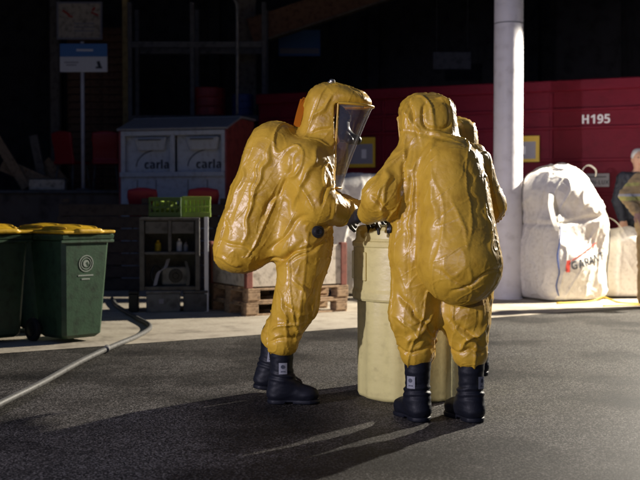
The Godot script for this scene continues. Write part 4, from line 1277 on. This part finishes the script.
	for y in [1.2, 2.54, 3.72]:
		for z in [-0.31, 0.31]:
			put(cbox(Vector3(2.1, 0.10, 0.04), 0.006), "beam", M.steel_dark, rk, Vector3(0.07, y, z * 1.24))
	for y in [1.2, 2.54]:
		put(cbox(Vector3(2.1, 0.03, 0.72), 0.004), "shelf", M.wood_grey, rk, Vector3(0.07, y + 0.036, 0))
	var prof := [[0.0, 0.0], [0.27, 0.0], [0.285, 0.01], [0.285, 0.14], [0.295, 0.15], [0.285, 0.16], [0.285, 0.29], [0.295, 0.30], [0.285, 0.31], [0.285, 0.44], [0.275, 0.455], [0.26, 0.44], [0.0, 0.44]]
	var d := thing("steel_drum", "red steel drum on the rack above the clothes container", "drum", Vector3(-1.83, 2.592, -18.0))
	put(lathe(prof, 36), "body", M.drum_red, d)
	put(lathe([[0.03, 0.44], [0.03, 0.458], [0.0, 0.458]], 12), "bung", M.chrome, d, Vector3(0.15, 0, 0.1))
	var sml := []
	for q in prof:
		sml.append([q[0] * 0.62, q[1] * 0.78])
	var d2 := thing("steel_drum", "small blue drum right of the red one on the rack", "drum", Vector3(-1.26, 2.592, -18.0))
	put(lathe(sml, 32), "body", M.drum_blue, d2)
	put(lathe([[0.02, 0.343], [0.02, 0.36], [0.0, 0.36]], 12), "bung", M.chrome, d2, Vector3(0.08, 0, 0.05))

func chair(label: String, at: Vector3, turn: float) -> void:
	if not shared.has("shell"):
		var ps := [rbox(Vector3(0, 0.44, 0), Vector3(0.21, 0.022, 0.21), 0.02, 0.06), rbox(Vector3(0, 0.68, -0.20), Vector3(0.20, 0.24, 0.020), 0.018, 0.06, Vector3(-10, 0, 0)), ell(Vector3(0, 0.83, -0.23), Vector3(0.20, 0.12, 0.024), 0.05, Vector3(-10, 0, 0))]
		shared.shell = nets(ps, 0.014, Vector3(0, 2, 0), Vector3(0, 0.44, 0))
	var t := thing("chair", label, "chair", at, turn, "red plastic chairs")
	put(shared.shell, "shell", M.chair_red, t)
	for x in [-1.0, 1.0]:
		for z in [-1.0, 1.0]:
			put(tube([Vector3(0.16 * x, 0.43, 0.15 * z), Vector3(0.20 * x, 0.0, 0.20 * z)], 0.012, 8, false), "leg", M.steel_grey, t)

func build_clutter() -> void:
	chair("red plastic chair on the platform left of the sign pole", Vector3(-3.98, 1.382, -17.7), 2.6)
	chair("red plastic chair on the platform right of the sign pole", Vector3(-3.45, 1.382, -17.75), 3.3)
	var pl := thing("plinth", "low dark timber plinth under two red chairs behind the plank partition", "plinth", Vector3(-2.0, 0, -15.22), 0.1)
	put(cbox(Vector3(1.7, 0.04, 0.56), 0.006), "deck", M.wood_old, pl, Vector3(0, 0.42, 0))
	for x in [-0.8, 0.8]:
		put(cbox(Vector3(0.08, 0.398, 0.5), 0.006), "support", M.wood_old, pl, Vector3(x, 0.20, 0))
	chair("red chair top showing over the plank partition below the left lettered door", Vector3(-2.39, 0.442, -15.24), 3.0)
	chair("red chair top showing over the plank partition below the right lettered door", Vector3(-1.62, 0.442, -15.18), 3.3)
	var b := thing("carton", "pale flat carton on the platform's front edge", "box", Vector3(-4.22, 1.382, -17.1), 0.1)
	put(cbox(Vector3(0.54, 0.16, 0.30), 0.006), "body", M.crate_panel, b, Vector3(0, 0.081, 0))
	put(cbox(Vector3(0.545, 0.02, 0.305), 0.004), "lid", M.cabinet, b, Vector3(0, 0.17, 0))
	var rng := RandomNumberGenerator.new()
	rng.seed = 11
	var names := ["long tan board leaning steeply on the timber heap at far left", "short tan board lying across the timber heap at far left", "upright grey-brown board in the timber heap at far left", "thick tan offcut at the right end of the timber heap"]
	var sp := [[-4.95, 1.0, 0.16, 0.55], [-4.75, 0.8, 0.22, 1.15], [-4.55, 0.9, 0.14, 0.2], [-4.35, 0.5, 0.26, 0.7]]
	for i in 4:
		var q: Array = sp[i]
		var t := thing("timber_board", names[i], "board", Vector3(q[0], 1.382, -17.6 - 0.12 * i), 0.0, "loose timber on the platform")
		var l: float = q[1]
		var ang: float = q[3]
		put(cbox(Vector3(q[2], l, 0.05), 0.006), "board", M.wood if i != 2 else M.wood_grey, t, Vector3(0, 0.5 * (l * cos(ang) + q[2] * sin(ang)), 0), Vector3(0, 0, ang))
	# dark plank partition standing before the clothes container
	var pw := thing("plank_partition", "dark brown plank partition hiding the clothes container's lower half", "partition", Vector3(-2.35, 0, -14.75), 0.06)
	for i in 7:
		put(cbox(Vector3(2.3, 0.155, 0.03), 0.005), "plank", M.wood_old, pw, Vector3(rng.randf_range(-0.02, 0.02), 0.09 + i * 0.166, rng.randf_range(-0.005, 0.005)))
	for x in [-1.05, 0.0, 1.05]:
		put(cbox(Vector3(0.09, 1.24, 0.07), 0.006), "upright", M.wood_old, pw, Vector3(x, 0.62, -0.06))
	# grey hose from the left foreground up to the dark
	var h := thing("hose", "thick grey hose curving over the asphalt from the left edge to the pallets", "hose")
	var y := 0.027
	put(tube([Vector3(-1.90, y, -5.2), Vector3(-1.84, y, -5.8), Vector3(-1.81, y, -6.23), Vector3(-1.76, y, -6.91), Vector3(-1.72, y, -7.91), Vector3(-1.65, y, -8.72), Vector3(-1.56, y, -9.51), Vector3(-1.58, y, -10.2), Vector3(-1.85, y, -11.0), Vector3(-2.25, y, -12.2), Vector3(-2.5, y, -13.2)], 0.021, 14), "tube", M.hose, h)
	put(lathe([[0.0, -0.05], [0.026, -0.05], [0.026, 0.05], [0.0, 0.05]], 18), "coupling", M.steel_grey, h, Vector3(-1.665, 0.030, -8.55), Vector3(PI / 2, 0.1, 0))
	var cd := put(tube([Vector3(2.75, 0.012, -12.75), Vector3(3.05, 0.012, -12.85), Vector3(3.25, 0.012, -13.05), Vector3(3.38, 0.05, -13.1), Vector3(3.5, 0.012, -12.85), Vector3(3.75, 0.012, -12.7), Vector3(4.5, 0.012, -12.6)], 0.010, 8), "cord", M.cord_yellow, self)
	tag(cd, "thin yellow cord lying at the foot of the lettered white bag", "cord")
	var cd2 := put(tube([Vector3(3.2, 0.012, -12.4), Vector3(3.6, 0.012, -12.52), Vector3(4.0, 0.012, -12.35), Vector3(4.6, 0.012, -12.45)], 0.008, 8), "cord", M.cord_yellow, self)
	tag(cd2, "second yellow cord nearer the camera, running off the right edge", "cord")

# a tripod floodlight; the beam goes along -z of the head
func floodlight(label: String, at: Vector3, target: Vector3, energy: float, angle: float, soft: float, tint: Color, size: float, shade: float) -> void:
	var t := thing("floodlight", label, "floodlight", Vector3(at.x, 0, at.z), 0.0, "tripod floodlights")
	put(tube([Vector3(0, 0.5, 0), Vector3(0, at.y - 0.12, 0)], 0.022, 10, false), "mast", M.steel_dark, t)
	for i in 3:
		var a := TAU * i / 3 + 0.4
		put(tube([Vector3(0, 0.75, 0), Vector3(cos(a) * 0.6, 0.012, sin(a) * 0.6)], 0.014, 8, false), "leg", M.steel_dark, t)
	var dir := (target - at).normalized()
	var head := put(cbox(Vector3(0.34, 0.26, 0.12), 0.015), "lamp_head", M.steel_dark, t)
	head.transform = Transform3D(Basis.looking_at(dir), Vector3(0, at.y, 0) - dir * 0.10)
	put(cbox(Vector3(0.29, 0.21, 0.006), 0.002), "lamp_face", M.lamp_glow, head, Vector3(0, 0, -0.064))
	if shade > 0.0:
		put(cbox(Vector3(0.60, 0.012, 0.70), 0.003), "shade", M.steel_dark, head, Vector3(0, shade, -0.40))
	var l := SpotLight3D.new()
	l.name = "beam"
	l.light_energy = energy
	l.light_color = tint
	l.spot_angle = angle
	l.spot_angle_attenuation = soft
	l.light_size = size
	l.spot_range = 60.0
	l.spot_attenuation = 2.0
	l.shadow_enabled = true
	t.add_child(l)
	l.transform = Transform3D(Basis.looking_at(dir), Vector3(0, at.y, 0))

# ---------------------------------------------------------------- scene
func _ready() -> void:
	var cam := Camera3D.new()
	cam.name = "camera"
	var ca := CameraAttributesPhysical.new()
	ca.frustum_focal_length = 55.0
	ca.frustum_focus_distance = 6.3
	ca.exposure_aperture = 2.6
	ca.frustum_far = 200.0
	ca.frustum_near = 0.1
	cam.attributes = ca
	cam.fov = 24.615
	cam.far = 200.0
	cam.position = Vector3(0, 1.15, 0)
	cam.rotation_degrees = Vector3(-1.82, 0, 0)
	add_child(cam)
	cam.current = true
	var env := Environment.new()
	env.background_mode = Environment.BG_SKY
	var sky := Sky.new()
	var sm := ProceduralSkyMaterial.new()
	sm.sky_top_color = Color(0.25, 0.32, 0.48)
	sm.sky_horizon_color = Color(0.27, 0.33, 0.46)
	sm.ground_bottom_color = Color(0.03, 0.03, 0.04)
	sm.ground_horizon_color = Color(0.27, 0.33, 0.46)
	sm.sun_angle_max = 0.0
	sky.sky_material = sm
	env.sky = sky
	env.background_energy_multiplier = 0.62
	env.tonemap_mode = Environment.TONE_MAPPER_LINEAR
	env.tonemap_exposure = 1.0
	env.sdfgi_enabled = true
	env.ssao_enabled = true
	env.ssil_enabled = true
	var we := WorldEnvironment.new()
	we.name = "environment"
	we.environment = env
	add_child(we)
	var t0 := Time.get_ticks_msec()
	make_materials()
	print("materials ", Time.get_ticks_msec() - t0)
	floodlight("tripod floodlight beyond the right edge, lighting the bags and the column's right side", Vector3(7.0, 4.5, -13.8), Vector3(1.5, 0.0, -9.5), 275.0, 34.2, 0.05, Color(1.0, 0.965, 0.90), 0.10, 0.0)
	floodlight("tripod floodlight beyond the left edge, lighting the suited people from the side", Vector3(-5.6, 2.0, -1.8), Vector3(1.1, 1.15, -7.6), 46.0, 26.0, 0.85, Color(0.95, 0.92, 1.0), 0.10, 0.0)
	floodlight("tripod floodlight behind the camera, lighting drum and column from the front", Vector3(-1.7, 2.3, 2.2), Vector3(1.2, 1.0, -8.0), 10.0, 15.0, 0.5, Color(0.90, 0.88, 1.0), 0.10, 0.0)
	n_big = noise(3.6, FastNoiseLite.TYPE_SIMPLEX_SMOOTH, FastNoiseLite.FRACTAL_NONE, 1, 101)
	n_mid = noise(9.0, FastNoiseLite.TYPE_SIMPLEX_SMOOTH, FastNoiseLite.FRACTAL_NONE, 1, 102)
	n_low = noise(2.3, FastNoiseLite.TYPE_SIMPLEX_SMOOTH, FastNoiseLite.FRACTAL_NONE, 1, 104)
	n_mid2 = noise(8.0, FastNoiseLite.TYPE_SIMPLEX_SMOOTH, FastNoiseLite.FRACTAL_NONE, 1, 105)
	n_fine = noise(26.0, FastNoiseLite.TYPE_SIMPLEX_SMOOTH, FastNoiseLite.FRACTAL_FBM, 2, 103)
	# ground
	var pm := PlaneMesh.new()
	pm.size = Vector2(120, 120)
	struct(pm, "asphalt_ground", M.asphalt, Vector3(0, 0, -30))
	var st := SurfaceTool.new()
	st.begin(Mesh.PRIMITIVE_TRIANGLES)
	st.set_smooth_group(-1)
	var e0 := Vector3(-9.6, 0.004, -3.9)
	var e1 := Vector3(11.4, 0.004, -17.35)
	quad(st, e0, e1, Vector3(11.4, 0.004, -22), Vector3(-9.6, 0.004, -22))
	st.generate_normals()
	struct(st.commit(), "concrete_apron", M.concrete)
	build_hall()
	build_container()
	build_textile_bank()
	print("structure ", Time.get_ticks_msec() - t0)
	boot_mesh()
	shared.boot_low = shared.boot
	shared.eye = lathe([[0.0, -0.008], [0.010, -0.004], [0.012, 0.0], [0.010, 0.004], [0.0, 0.008]], 12)
	build_first_person()
	print("person ", Time.get_ticks_msec() - t0)
	build_second_person(false)
	build_second_person(true)
	print("person ", Time.get_ticks_msec() - t0)
	build_drum()
	build_bins()
	build_pallets()
	build_cabinet()
	print("things ", Time.get_ticks_msec() - t0)
	build_bags()
	build_signs()
	build_clutter()
	print("clutter ", Time.get_ticks_msec() - t0)
	var tan_c := Color(0.46, 0.33, 0.16)
	build_bystander("person", "bystander in dark navy clothes with grey hair, behind the tan jacket at right", Vector3(4.13, 0, -14.3), {"scale": 1.05, "w": 1.0, "sd": 2.0, "hem": 0.88, "top": Color(0.018, 0.022, 0.038), "legs": Color(0.015, 0.016, 0.024), "bands": [], "arms": [[Vector3(-0.26, 1.15, 0.02), Vector3(-0.22, 0.92, 0.12)], [Vector3(0.26, 1.15, 0.02), Vector3(0.24, 0.92, 0.12)]]})
	build_bystander("person", "firefighter in tan turnout jacket with reflective bands, cut by the right edge", Vector3(3.79, 0, -12.4), {"scale": 1.0, "w": 1.16, "sd": 5.0, "hem": 0.80, "top": tan_c, "legs": Color(0.34, 0.23, 0.10), "bands": [[1.20, 1.245, 0, Color(0.55, 0.52, 0.16)], [1.245, 1.275, 0, Color(0.5, 0.5, 0.5)], [1.36, 1.40, 1, Color(0.55, 0.52, 0.16)]], "arms": [[Vector3(-0.345, 1.26, 0.0), Vector3(-0.27, 1.08, 0.16)], [Vector3(0.345, 1.26, 0.0), Vector3(0.27, 1.08, 0.16)]]})
	print("done ", Time.get_ticks_msec() - t0)
